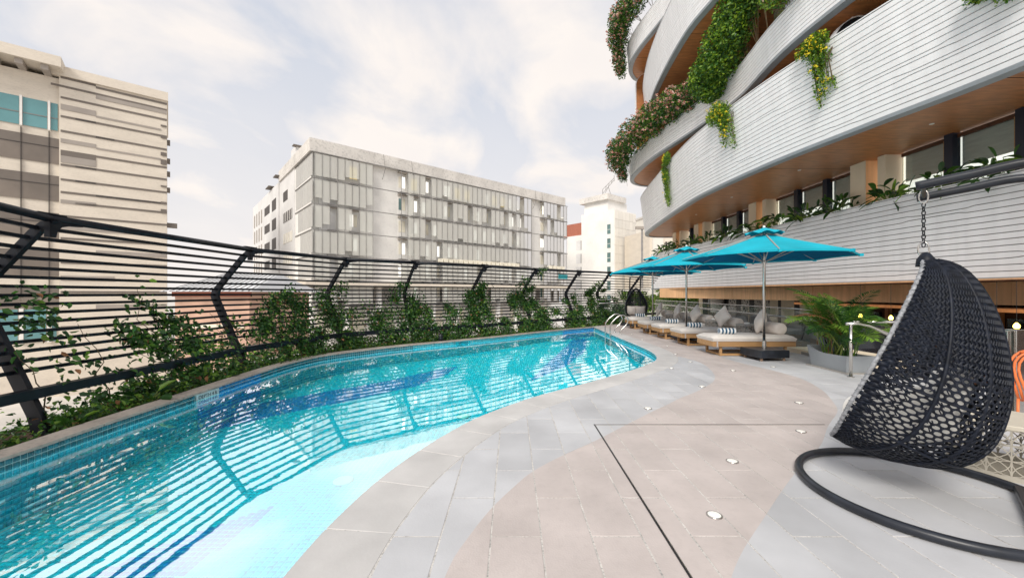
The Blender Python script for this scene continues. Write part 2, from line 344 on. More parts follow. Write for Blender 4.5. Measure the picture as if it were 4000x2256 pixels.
def leaves(name, P, D, Lw, mats, probs, parent=None, fold=0.18, aspect=0.5, Nn=None, world=True, kind=None, label=None, smooth=False):
    """many folded leaves: P base points, D directions, Lw lengths"""
    n = len(P); P = np.asarray(P, float); D = unit(np.asarray(D, float)); Lw = np.broadcast_to(np.asarray(Lw, float), (n,))[:, None]
    Nn = unit(rng.normal(size=(n, 3)) + np.array([0, 0, 0.6])) if Nn is None else Nn
    S = unit(np.cross(D, Nn)); U = np.cross(S, D); Wd = Lw * aspect
    V = np.empty((n, 6, 3)); V[:, 0] = P
    V[:, 1] = P + D * Lw * 0.30 + S * Wd * 0.48 + U * Lw * fold * 0.6; V[:, 2] = P + D * Lw * 0.68 + S * Wd * 0.36 + U * Lw * fold * 0.4
    V[:, 3] = P + D * Lw - U * Lw * 0.12
    V[:, 4] = P + D * Lw * 0.68 - S * Wd * 0.36 + U * Lw * fold * 0.4; V[:, 5] = P + D * Lw * 0.30 - S * Wd * 0.48 + U * Lw * fold * 0.6
    if world and parent is not None: V -= np.array(origin(parent))
    b = (np.arange(n) * 6)[:, None]
    F = np.concatenate([b + np.array([0, 1, 2, 3]), b + np.array([0, 3, 4, 5])])
    mi = rng.choice(len(mats), size=n, p=probs); me = np_mesh(name, V.reshape(-1, 3), F, np.concatenate([mi, mi]))
    return link(name, me, mats, parent, smooth=smooth, label=label, kind=kind)
def smooth_line(pts, k=6, closed=False):
    """Catmull-Rom through points"""
    P = [np.array(p, float) for p in pts]; n = len(P); o = []
    rngi = range(n) if closed else range(n - 1)
    for i in rngi:
        if closed: a, b, c, d = P[(i - 1) % n], P[i], P[(i + 1) % n], P[(i + 2) % n]
        else: a, b, c, d = P[max(i - 1, 0)], P[i], P[i + 1], P[min(i + 2, n - 1)]
        for j in range(k):
            t = j / k; o.append(0.5 * ((2 * b) + (c - a) * t + (2 * a - 5 * b + 4 * c - d) * t * t + (3 * b - a - 3 * c + d) * t ** 3))
    if not closed: o.append(P[-1])
    return o
def resample(pts, step):
    P = np.array(pts, float); s = np.concatenate([[0], np.cumsum(np.linalg.norm(np.diff(P, axis=0), axis=1))])
    n = max(1, int(round(s[-1] / step))); t = np.linspace(0, s[-1], n + 1)
    return np.stack([np.interp(t, s, P[:, k]) for k in range(P.shape[1])], 1)
def normals2(P):
    T = np.gradient(P, axis=0); T = unit(T); return np.stack([T[:, 1], -T[:, 0]], 1)     # right-hand side of travel
def clip(poly, x0, x1, y0, y1):
    """clip any polygon by an axis-aligned rectangle"""
    def cut(ps, ax, v, keep_less):
        o = []
        for i in range(len(ps)):
            a, b = ps[i - 1], ps[i]; ia = (a[ax] <= v) == keep_less or a[ax] == v; ib = (b[ax] <= v) == keep_less or b[ax] == v
            if ia != ib:
                t = (v - a[ax]) / (b[ax] - a[ax]); o.append((a[0] + t * (b[0] - a[0]), a[1] + t * (b[1] - a[1])))
            if ib: o.append(b)
        return o
    ps = list(poly)
    for ax, v, kl in ((0, x0, False), (0, x1, True), (1, y0, False), (1, y1, True)):
        if len(ps) < 3: return []
        ps = cut(ps, ax, v, kl)
    o = []
    for p in ps:
        if not o or abs(p[0] - o[-1][0]) + abs(p[1] - o[-1][1]) > 1e-4: o.append(p)
    return o if len(o) >= 3 else []
def area(ps): return abs(sum(ps[i - 1][0] * ps[i][1] - ps[i][0] * ps[i - 1][1] for i in range(len(ps)))) / 2
def text_mesh(name, s, size, m, parent, loc, rot, ext=0.001):
    cu = bpy.data.curves.new(name, 'FONT'); cu.body = s; cu.size = size; cu.align_x = 'CENTER'; cu.align_y = 'CENTER'; cu.extrude = ext
    to = bpy.data.objects.new(name, cu); col.objects.link(to); dg = bpy.context.evaluated_depsgraph_get(); dg.update()
    me = bpy.data.meshes.new_from_object(to.evaluated_get(dg)); bpy.data.objects.remove(to); me.materials.clear()
    o = link(name, me, m, parent); o.location = loc; o.rotation_euler = rot; return o
# ================================================================== pool and deck
WZ = -0.11
right_edge = [(-1.12, -3.0), (-1.10, 0.0), (-1.09, 1.2), (-1.075, 2.07), (-1.028, 2.5), (-0.953, 2.89), (-0.823, 3.31), (-0.633, 3.78), (-0.321, 4.38), (0.263, 5.13),
              (1.036, 5.89), (1.357, 6.2), (1.912, 6.76), (2.446, 7.35), (2.85, 7.89), (3.094, 8.41), (3.262, 9.12), (3.33, 10.1), (3.33, 12.2), (3.34, 16.05)]
left_edge = [(-4.2, -3.0), (-4.2, 0.0), (-4.21, 3.2), (-4.24, 3.75), (-4.27, 4.4), (-4.30, 5.35), (-4.34, 6.1), (-4.36, 6.8), (-4.36, 7.62), (-4.2, 8.51), (-3.72, 9.29), (-2.84, 10.3),
             (-1.7, 11.28), (-0.55, 12.35), (0.0, 12.9), (1.0, 13.95), (1.71, 14.65), (2.5, 15.4), (3.34, 16.05)]
RE = resample(smooth_line(right_edge, 5), 0.08); LE = resample(smooth_line(left_edge, 5), 0.08)
pool_poly = [tuple(p) for p in RE] + [tuple(p) for p in LE[::-1][1:]]
def offset(P, d): return P + normals2(P) * d
REo = offset(RE, 0.40); LEo = offset(LE, -0.216)
# bottom slopes from deep (near) to shallow
def floor_z(x, y): t = min(1, max(0, (y - 3) / 11)); return -0.62 + 0.24 * t

basin = MB()
dry_grout = MB()
for E, sg in ((RE, 1), (LE, -1)):
    for i in range(len(E) - 1):
        a, b = E[i], E[i + 1]; nrm = normals2(np.array([a, b]))[0] * (0.012 * sg)
        a2, b2 = a + nrm, b + nrm; a3, b3 = a + nrm * 0.92, b + nrm * 0.92
        dry_grout.quad((a3[0], a3[1], -0.021), (b3[0], b3[1], -0.021), (b3[0], b3[1], -0.134), (a3[0], a3[1], -0.134))
        basin.quad((a2[0], a2[1], -0.02), (b2[0], b2[1], -0.02), (b2[0], b2[1], floor_z(*b)), (a2[0], a2[1], floor_z(*a)))
cells = []
for yi in range(-12, 65):
    y0 = yi * 0.26; y1 = y0 + 0.26
    ps = clip(pool_poly, -6, 6, y0, y1)
    if ps: basin.add([(x, y, floor_z(x, y) - 0.003) for x, y in ps], [tuple(range(len(ps)))])
pool = basin.build('pool', 'grout'); tag(pool, kind='structure', label='mosaic tiled swimming pool basin')
dry_grout.build('waterline_grout', 'grout_dry', pool)
# --- mosaic
def tile_boxes(C, U, V, Nn, hu, hv, dep):
    C, U, V, Nn = (np.asarray(a, float) for a in (C, U, V, Nn)); n = len(C); X = np.empty((n, 8, 3))
    for i, (a, b, c) in enumerate(((-1, -1, 0), (1, -1, 0), (1, 1, 0), (-1, 1, 0), (-1, -1, 1), (1, -1, 1), (1, 1, 1), (-1, 1, 1))):
        s = 1.0 if c == 0 else 0.93
        X[:, i] = C + U * a * hu * s + V * b * hv * s + Nn * dep * c
    F = np.array([(4, 5, 6, 7), (0, 1, 5, 4), (1, 2, 6, 5), (2, 3, 7, 6), (3, 0, 4, 7)]); F = (F[None] + (np.arange(n) * 8)[:, None, None]).reshape(-1, 4)
    return X.reshape(-1, 3), F
PT = 0.052
Cs, Us, Vs, Ns, Ks = [], [], [], [], []
for E, sg in ((LE, 1), (RE, -1)):
    S = resample(E, PT); T = unit(np.diff(S, axis=0)); Mid = (S[:-1] + S[1:]) / 2
    for k in range(len(Mid)):
        x, y = Mid[k]
        if y < 1.2: continue
        tx, ty = T[k]; nx, ny = (ty * sg, -tx * sg); fz = floor_z(x, y); r = 0
        while -0.028 - (r + 0.5) * PT > fz:
            Cs.append((x - nx * 0.010, y - ny * 0.010, -0.028 - (r + 0.5) * PT)); Us.append((tx, ty, 0)); Vs.append((0, 0, 1)); Ns.append((nx, ny, 0))
            blue = sg == 1 and (5.43 < y < 6.85 or x > 1.9)
            Ks.append((1 if blue else 0, r, x, y, sg)); r += 1
Cs, Us, Vs, Ns = map(np.array, (Cs, Us, Vs, Ns))
one = {}
for key, m in ((0, 'tile_dry'), (1, 'tile_blue')):
    V_, F_ = tile_boxes([(0, 0, 0)], [(1, 0, 0)], [(0, 0, 1)], [(0, -1, 0)], PT / 2 - 0.004, PT / 2 - 0.004, 0.006)
    one[key] = np_mesh('tile', V_, F_); one[key].materials.append(M[m])
# nearest dry tiles are objects of their own
dry = [i for i, k in enumerate(Ks) if k[1] < 2 and k[4] == 1 and not (5.37 < k[3] < 5.80)]
dry.sort(key=lambda i: Cs[i][1]); dry = [i for i in dry if Cs[i][1] > 2.9][:298]; dset = set(dry)
for i in dry:
    o = link('tile', one[Ks[i][0]], M['tile_deep'], pool); o.location = Cs[i]; o.rotation_euler = (0, 0, math.atan2(Us[i][1], Us[i][0]) + (math.pi if False else 0))
# orientation of the shared tile mesh: its face looks to -Y turned by the wall direction
rest = [i for i in range(len(Cs)) if i not in dset and not (5.37 < Ks[i][3] < 5.80 and Ks[i][1] < 2 and Ks[i][4] == 1) and not (math.hypot(Ks[i][2] + 1.43, Ks[i][3] - 11.53) < 0.24 and Ks[i][1] < 2)]
V_, F_ = tile_boxes(Cs[rest], Us[rest], Vs[rest], Ns[rest], PT / 2 - 0.004, PT / 2 - 0.004, 0.006)
mi = np.repeat([Ks[i][0] for i in rest], 5)
o = link('wall_tiles', np_mesh('wall_tiles', V_, F_, mi), ['tile_deep', 'tile_blue'], pool); tag(o, kind='stuff')
# floor mosaic with blue waves
def seg_dist(p, pts):
    best = 9; w_ = 0
    for (x0, y0, a), (x1, y1, b) in zip(pts[:-1], pts[1:]):
        dx, dy = x1 - x0, y1 - y0; t = max(0, min(1, ((p[0] - x0) * dx + (p[1] - y0) * dy) / (dx * dx + dy * dy)))
        d_ = math.hypot(p[0] - x0 - t * dx, p[1] - y0 - t * dy) - (a + (b - a) * t)
        if d_ < best: best = d_
    return best
bandA = [(-4.6, 5.9, 0.55), (-4.0, 6.5, 0.45), (-3.2, 7.25, 0.45), (-2.3, 8.15, 0.42), (-1.75, 9.1, 0.28), (-1.35, 9.9, 0.02)]
bandB = [(-3.6, 0.8, 0.3), (-2.95, 2.1, 0.32), (-2.55, 2.9, 0.28), (-2.2, 3.6, 0.03)]
bandC = [(0.4, 8.4, 0.02), (1.1, 10.0, 0.26), (1.9, 12.2, 0.36), (2.6, 15.0, 0.25)]
from bisect import bisect
def inside(x, y):
    c = False; P = pool_poly; j = len(P) - 1
    for i in range(len(P)):
        if (P[i][1] > y) != (P[j][1] > y) and x < (P[j][0] - P[i][0]) * (y - P[i][1]) / (P[j][1] - P[i][1]) + P[i][0]: c = not c
        j = i
    return c
fc, fk = [], []
for j in range(int(1.0 / PT), int(16.2 / PT)):
    y = (j + 0.5) * PT
    xs = sorted(P[0] + (y - P[1]) * (Q[0] - P[0]) / (Q[1] - P[1]) for P, Q in zip(pool_poly, pool_poly[1:] + pool_poly[:1]) if (P[1] > y) != (Q[1] > y))
    for a, b in zip(xs[::2], xs[1::2]):
        for i in range(int(math.ceil(a / PT)), int(b / PT)):
            x = (i + 0.5) * PT; bl = min(seg_dist((x, y), bandA), seg_dist((x, y), bandB), seg_dist((x, y), bandC)) < 0
            fc.append((x, y, floor_z(x, y))); fk.append(1 if bl else 0)
n_ = len(fc); V_, F_ = tile_boxes(fc, np.tile([1, 0, 0], (n_, 1)), np.tile([0, 1, 0], (n_, 1)), np.tile([0, 0, 1], (n_, 1)), PT / 2 - 0.0045, PT / 2 - 0.0045, 0.004)
o = link('floor_tiles', np_mesh('floor_tiles', V_, F_, np.repeat(fk, 5)), ['tile_teal', 'tile_blue'], pool); tag(o, kind='stuff')
wm = MB()
for yi in range(-12, 65):
    ps = clip(pool_poly, -6, 6, yi * 0.26, yi * 0.26 + 0.26)
    if ps: wm.add([(x, y, WZ) for x, y in ps], [tuple(range(len(ps)))])
bpy.data.meshes
water = wm.build('water', 'water'); tag(water, 'clear turquoise pool water mirroring the fence', kind='structure')
# small floor fittings under water
for i, (x, y) in enumerate(((-1.95, 2.35), (-1.75, 4.1), (-0.75, 6.1))):
    mb = MB().lathe([(0.0, 0.0), (0.10, 0.0), (0.10, 0.012), (0.07, 0.02), (0.0, 0.022)], 20, cap=False)
    o = mb.build('pool_fitting', 'table_cream', smooth=True); o.location = (x, y, floor_z(x, y) + 0.004)
    tag(o, ['round underwater pool fitting nearest the camera', 'round underwater pool fitting beside the light near edge', 'round underwater pool fitting farthest out under the reflections'][i], 'pool fitting', 'round fittings on the pool floor')
for x, y in ((-2.6, 9.0),):
    pass

# --- deck
deck_out = [(-1.12, -3), (7.9, -3), (7.9, 2.0), (7.0, 5.5), (6.35, 6.6), (6.45, 8.8), (7.0, 12), (7.5, 16.5), (7.9, 20.5), (4.6, 20.5)]
far_side = [tuple(p) for p in LEo[::-1]]
base_poly = [tuple(p) for p in RE] + [(3.34, 16.05), (2.8, 17.3), (4.2, 18.0), (5.8, 19.7), (7.9, 20.5), (7.5, 16.5), (7.0, 12), (6.45, 8.8), (6.35, 6.6), (7.0, 5.5), (7.9, 2.0), (7.9, -3)]
mb = MB()
for yi in range(-8, 52):
    ps = clip(base_poly, -8, 9, yi * 0.4, yi * 0.4 + 0.4)
    if ps: mb.add([(x, y, -0.0022) for x, y in ps], [tuple(range(len(ps)))])
deck = mb.build('deck', 'mortar'); tag(deck, 'stone paved pool deck in grey and beige bands', kind='structure')
# coping slabs
def coping(E, w_, m, step, zt=0.0, sg=1):
    S = resample(E, step); Nn = normals2(S) * sg; j = 0.005
    for i in range(len(S) - 1):
        sub = [S[i] + (S[i + 1] - S[i]) * t for t in (0, 1)]
        # follow the curve inside one slab
        k = 7; seg = []
        s0, s1 = i / (len(S) - 1), (i + 1) / (len(S) - 1)
        L = np.linspace(s0, s1, k) * (len(E) - 1); Ix = np.floor(L).astype(int).clip(0, len(E) - 2); fr = (L - Ix)[:, None]
        C = E[Ix] * (1 - fr) + E[Ix + 1] * fr
        T = unit(C[-1] - C[0]); C = C.copy(); C[0] += T * j; C[-1] -= T * j
        nn = normals2(C) * sg
        poly = [tuple(c - n * 0.012) for c, n in zip(C, nn)] + [tuple(c + n * w_) for c, n in zip(C[::-1], nn[::-1])]
        MB().prism(poly, zt - 0.03, zt).build('coping_slab', m, deck, bevel=0.003, seg=1)
coping(RE, 0.395, 'stone_coping', 0.58)
coping(LE, 0.215, 'stone_worn', 0.9, sg=-1)
# paving fields, clipped tile by tile
edge_c = [tuple(p) for p in offset(RE, 0.405)]
edge_c = [p for p in edge_c if p[1] < 16.0]
b1 = [(-0.42, -3), (-0.40, 1.0), (-0.321, 1.88), (-0.247, 2.18), (-0.124, 2.50), (0.021, 2.78), (0.154, 3.0), (0.401, 3.28), (0.744, 3.61), (1.008, 3.89), (1.578, 4.50), (1.871, 4.79), (2.173, 5.11), (2.45, 5.36),
      (2.80, 5.72), (3.14, 6.14), (3.387, 6.62), (3.60, 7.27), (3.68, 7.73), (3.66, 8.15), (3.60, 8.45)]
b2 = [(-0.6, -3), (0.3, 0.6), (0.75, 1.35), (1.042, 1.88), (1.578, 2.44), (2.19, 3.03), (2.75, 3.52), (3.233, 4.04), (3.75, 4.55), (4.03, 4.97), (4.35, 5.55), (4.60, 6.3), (4.57, 7.06), (4.47, 7.6), (4.44, 8.4), (4.6, 10), (5.2, 13), (6.0, 17), (6.6, 20.2)]
B1 = [tuple(p) for p in resample(smooth_line(b1, 5), 0.07)]; B2 = [tuple(p) for p in resample(smooth_line(b2, 5), 0.1)]
ci = max(i for i, p in enumerate(edge_c) if p[1] < 8.44)
grey1 = edge_c[:ci + 1] + B1[::-1]
beige = B1 + edge_c[ci + 1:] + [(3.74, 16.4), (2.9, 17.25), (4.2, 18.0), (5.8, 19.7), (6.6, 20.2)] + B2[::-1]
grey2 = B2 + [(7.9, 20.5), (7.5, 16.5), (7.0, 12), (6.45, 8.8), (6.35, 6.6), (7.0, 5.5), (7.9, 2.0), (7.9, -3)]
TW, TL = 0.28, 0.82; pieces = []
for reg, m, dy in ((grey1, 'stone_grey', 0), (beige, 'stone_beige', 0), (grey2, 'stone_grey', 0.0)):
    for c in range(-6, 30):
        x0 = -0.117 + c * TW; off = (2.2 if c % 2 == 0 else 2.617) + dy
        for r in range(-6, 23):
            y0 = off + r * TL
            if y0 > 20.3 or y0 < -2.9: continue
            g = 0.0045
            ps = clip(reg, x0 + g, x0 + TW - g, y0 + g, y0 + TL - g)
            if ps and area(ps) > 0.0012:
                cx = sum(p[0] for p in ps) / len(ps); cy = sum(p[1] for p in ps) / len(ps)
                vis = cy > 1.7 and abs(cx) / max(cy, 0.1) < 1.45
                pieces.append((area(ps) / max(cy, 0.4) ** 3 if vis else 0, m, ps, (cx, cy), area(ps) > TW * TL * 0.93))
pieces.sort(key=lambda p: -p[0])
full = {}
for _, m, ps, (cx, cy), whole in pieces[:300]:
    dz = rnd.uniform(-0.0008, 0.0008)
    mb = MB().prism([(x - cx, y - cy) for x, y in ps], -0.02, 0.0)
    o = mb.build('tile', m, deck, bevel=0.0025 if whole else 0, seg=1); o.location = (cx, cy, dz)
for m in ('stone_grey', 'stone_beige'):
    mb = MB()
    for _, mm, ps, c_, wh in pieces[300:]:
        if mm == m: mb.prism(ps, -0.02, 0.0)
    o = mb.build('tiles', m, deck); tag(o, kind='stuff')
# terrace edge block and planter bed
bed_out = offset(LE, -0.95)
mb = MB()
bed = [tuple(p) for p in LEo] + [tuple(p) for p in bed_out[::-1]]
for i in range(len(LEo) - 1):
    a, b, c, d_ = LEo[i], LEo[i + 1], bed_out[i + 1], bed_out[i]
    mb.quad((a[0], a[1], -0.09), (b[0], b[1], -0.09), (c[0], c[1], -0.10), (d_[0], d_[1], -0.10))
    mb.quad((a[0], a[1], -0.03), (b[0], b[1], -0.03), (b[0], b[1], -0.10), (a[0], a[1], -0.10))
soil = mb.build('soil', 'soil'); tag(soil, 'dark brown planting soil along the fence', kind='structure')
mb = MB()
for i in range(len(LEo) - 1):
    a, b = bed_out[i], bed_out[i + 1]; n2 = normals2(np.array([a, b]))[0] * -0.12
    c, d_ = b + n2, a + n2
    mb.add([(a[0], a[1], -0.06), (b[0], b[1], -0.06), (c[0], c[1], -0.06), (d_[0], d_[1], -0.06), (a[0], a[1], -0.4), (b[0], b[1], -0.4), (c[0], c[1], -9), (d_[0], d_[1], -9)],
           [(0, 1, 2, 3), (0, 1, 5, 4), (3, 2, 6, 7)])
ker = mb.build('terrace_wall', 'concrete'); tag(ker, 'outer concrete wall carrying the planted edge of the terrace', kind='structure')
# L shaped slot drain
t = thing('slot_drain', 'thin dark L shaped slot drain cut across the beige paving', 'drain', (0.85, 4.07, 0.0))
MB().bb(0.844, 0.851, 0.6, 4.076, 0.0005, 0.0045).build('slot', 'dark', t, world=True)
MB().bb(0.842, 3.22, 4.066, 4.076, 0.0005, 0.0045).build('slot', 'dark', t, world=True)
MB().bb(0.853, 0.857, 0.6, 4.066, 0.0005, 0.006).build('trim', 'steel', t, world=True)
MB().bb(0.857, 3.22, 4.061, 4.065, 0.0005, 0.006).build('trim', 'steel', t, world=True)
# recessed deck lights
lights = [((1797, 1296), 'in the beige paving nearest the camera'), ((1842, 1160), 'in the beige paving second nearest the camera'), ((2015, 1085), 'just below the slot drain beside the wicker egg'), ((2010, 1013), 'just above the slot drain toward the handrail'),
          ((1630, 1027), 'in the grey band near the slot drain corner'), ((1766, 972), 'at the curved tip of the grey band'), ((1689, 926), 'beside the rounded end of the pool'), ((1736, 910), 'in the grey band before the first daybed'),
          ((1844, 932), 'in the beige paving before the parasol base'), ((1945, 923), 'beside the black parasol base'), ((1699.5, 890), 'at the foot of the second daybed'), ((1678.5, 870), 'at the foot of the third daybed'),
          ((1615.5, 854), 'at the foot of the fourth daybed'), ((1589.5, 840), 'at the foot of the fifth daybed')]
ring = MB().lathe([(0.036, 0.0), (0.046, 0.0), (0.046, 0.006), (0.040, 0.008), (0.037, 0.007)], 24, cap=False)
for i, ((u, v), s) in enumerate(lights):
    Y = EYE * 994 / (v - 738); X = (u - 1288) / 994 * Y
    if i == 0:
        proto = thing('deck_light', 'x', 'light', (X, Y, 0.0005), 0, 'round white lights sunk into the deck')
        ring.build('ring', 'steel', proto, smooth=True)
        MB().lathe([(0.0375, 0.001), (0.0375, 0.0075), (0.030, 0.0095), (0.012, 0.0105)], 24).build('lens', 'lens', proto); o = proto
    else: o = copy_tree(proto)
    o.location = (X, Y, 0.0005); o['label'] = 'small round white deck light ' + s
# depth plates on the pool wall
for i, (y, x, ang, lab) in enumerate(((5.585, -4.305, 90, 'small steel plate reading DEPTH 4 ft on the near left pool wall'), (11.53, -1.43, 43.0, 'small teal plate reading DEPTH 4 ft on the far pool wall'))):
    t = thing('depth_sign', lab, 'sign', (x, y, -0.081), R(ang), 'depth plates on the pool wall')
    MB().box((0, -0.006, 0), (0.42 if i == 0 else 0.50, 0.006, 0.10)).build('plate', 'sign_steel' if i == 0 else 'tile_deep', t, bevel=0.001)
    text_mesh('lettering', 'DEPTH 4 ft', 0.072, 'ink', t, (0, -0.0105, 0), (R(90), 0, 0))
    for sx in (-1, 1): MB().lathe([(0, 0), (0.006, 0), (0.004, 0.003), (0, 0.003)], 8).build('screw', 'steel', t).matrix_local = Matrix.Translation((sx * 0.19, -0.009, 0)) @ Matrix.Rotation(R(90), 4, 'X')
# ================================================================== slatted fence on bent posts
P0 = [(-4.5, -2.2), (-4.60, 0.95), (-4.77, 4.05), (-4.80, 7.19), (-4.12, 9.75), (-2.72, 11.05), (-0.89, 12.5), (0.84, 14.3), (2.67, 15.9), (4.27, 17.3), (6.2, 19.0), (7.6, 20.4)]
ZT = [2.30, 2.36, 2.12, 2.15, 2.19, 2.21, 2.22, 2.22, 2.24, 2.26, 2.26, 2.26]
P0 = [Vector((x, y, 0)) for x, y in P0]
def outn(i):
    a, b = P0[max(i - 1, 0)], P0[min(i + 1, len(P0) - 1)]; d_ = (b - a).normalized(); return Vector((-d_.y, d_.x, 0))
NO = [outn(i) for i in range(len(P0))]
KN = 0.70
def prof(z, zt):
    """outward offset of the bent post at height z"""
    if z < 1.35: t = max(0, (z + 0.12) / 1.47); o = KN * t
    else: t = (z - 1.35) / (zt - 1.35); o = KN * (1 - t) - 0.02 * t
    r = 0.10
    if abs(z - 1.35) < r: o -= (r - abs(z - 1.35)) ** 2 / (2 * r) * 0.9
    return o
def fpt(i, f, z, extra=0.0):
    """a point on the fence: between post i and i+1, fraction f, height z"""
    a, b = P0[i], P0[i + 1]; zt = ZT[i] * (1 - f) + ZT[i + 1] * f
    pa = a + NO[i] * (prof(z, zt) + extra); pb = b + NO[i + 1] * (prof(z, zt) + extra); p = pa.lerp(pb, f); return Vector((p.x, p.y, z))
fence = thing('slatted_fence', 'tall black steel fence of horizontal slats on bent posts beside the pool', 'fence', (-4.8, 7.2, 0))
for i in range(1, len(P0) - 1):
    mb = MB(); zs = [-0.25, 0.1, 0.5, 0.9, 1.2, 1.3, 1.35, 1.4, 1.5, 1.8, ZT[i] - 0.12, ZT[i] - 0.03]; t_ = (P0[i + 1] - P0[i - 1]).normalized() * 0.025
    ins, outs = [], []
    for z in zs:
        wd = 0.078 if z < 1.2 else (0.076 if z < 1.5 else 0.066)
        o_ = prof(z, ZT[i]); ins.append((o_ - wd, z)); outs.append((o_ + wd * 0.9, z))
    ins[-1] = (-0.11, zs[-1]); outs[-1] = (0.03, zs[-1])
    for (a, za), (b, zb), (c, zc), (d2, zd) in zip(ins[:-1], outs[:-1], outs[1:], ins[1:]):
        q = [P0[i] + NO[i] * a + Vector((0, 0, za)), P0[i] + NO[i] * b + Vector((0, 0, zb)), P0[i] + NO[i] * c + Vector((0, 0, zc)), P0[i] + NO[i] * d2 + Vector((0, 0, zd))]
        mb.add([p - t_ for p in q] + [p + t_ for p in q], [(0, 1, 2, 3), (7, 6, 5, 4), (0, 4, 5, 1), (3, 2, 6, 7), (1, 5, 6, 2), (0, 3, 7, 4)])
    po = mb.build('post', 'fence_steel', fence, world=True)
    # haunch to the handrail, toward the next bay
    tt = (P0[i + 1] - P0[i - 1]).normalized(); c0 = P0[i] + NO[i] * -0.04 + Vector((0, 0, ZT[i] - 0.045))
    hb = MB(); arc = [(0.025, -0.15), (0.04, -0.08), (0.08, -0.035), (0.16, -0.01), (0.29, 0.0), (0.29, 0.014), (-0.035, 0.014), (-0.035, -0.15)]
    side = NO[i] * 0.028; q = [c0 + tt * a + Vector((0, 0, b)) for a, b in arc]; n_ = len(q)
    hb.add([p - side for p in q] + [p + side for p in q], [tuple(range(n_)), tuple(range(n_, 2 * n_))[::-1]] + [(k, (k + 1) % n_, n_ + (k + 1) % n_, n_ + k) for k in range(n_)])
    hb.build('bracket', 'fence_steel', fence, world=True)
    MB().bar(P0[i] + NO[i] * -0.03 - tt * 0.12 + Vector((0, 0, ZT[i] + 0.045)), P0[i] + NO[i] * -0.03 + tt * 0.14 + Vector((0, 0, ZT[i] + 0.045)), 0.05, 0.014).build('rail_clamp', 'fence_steel', fence, world=True)
for i in range(len(P0) - 1):
    a = P0[i] + NO[i] * -0.03 + Vector((0, 0, ZT[i])); b = P0[i + 1] + NO[i + 1] * -0.03 + Vector((0, 0, ZT[i + 1]))
    dd = (b - a).normalized() * 0.004
    MB().tube([a + dd, b - dd], 0.040, 14).build('rail', 'fence_steel', fence, world=True, smooth=True)
    MB().bar(fpt(i, 0, 0.33, -0.10), fpt(i, 1, 0.33, -0.10), 0.10, 0.10).build('beam', 'fence_steel', fence, world=True)
    zl = 2.02
    k = 0
    while zl > 0.46:
        z = zl + 0.0
        up = Vector((0, 0, 1))
        MB().bar(fpt(i, 0.0, z + (ZT[i] - 2.12) * max(0, (z - 1.35) / 0.8)), fpt(i, 1.0, z + (ZT[i + 1] - 2.12) * max(0, (z - 1.35) / 0.8)), 0.045, 0.036).build('slat', 'fence_steel', fence, world=True)
        zl -= 0.0985
# hanging sign
sp = fpt(7, 0.62, 2.05, -0.13); dirx = (P0[8] - P0[7]).normalized(); rz = math.atan2(dirx.y, dirx.x)
t = thing('hanging_sign', 'small teal sign hanging by two cords from the fence handrail', 'sign', (sp.x, sp.y, 2.0), rz)
MB().box((0, 0, 0), (0.52, 0.008, 0.17)).build('panel', 'sign_teal', t, bevel=0.001)
text_mesh('lettering', 'NO DIVING', 0.07, 'ink', t, (0.06, -0.0055, 0), (R(90), 0, 0))
rg = MB().tube([(-0.19 + 0.04 * math.cos(a), -0.006, 0.04 * math.sin(a)) for a in np.linspace(0, 2 * math.pi, 16, endpoint=False)], 0.004, 5, closed=True); rg.bar((-0.218, -0.006, 0.028), (-0.162, -0.006, -0.028), 0.004, 0.006)
rg.build('symbol', 'ink', t)
for sx in (-0.23, 0.23): MB().tube([(sx, 0, 0.085), (sx, 0.05, 0.26)], 0.004, 5).build('cord', 'towel_white', t)

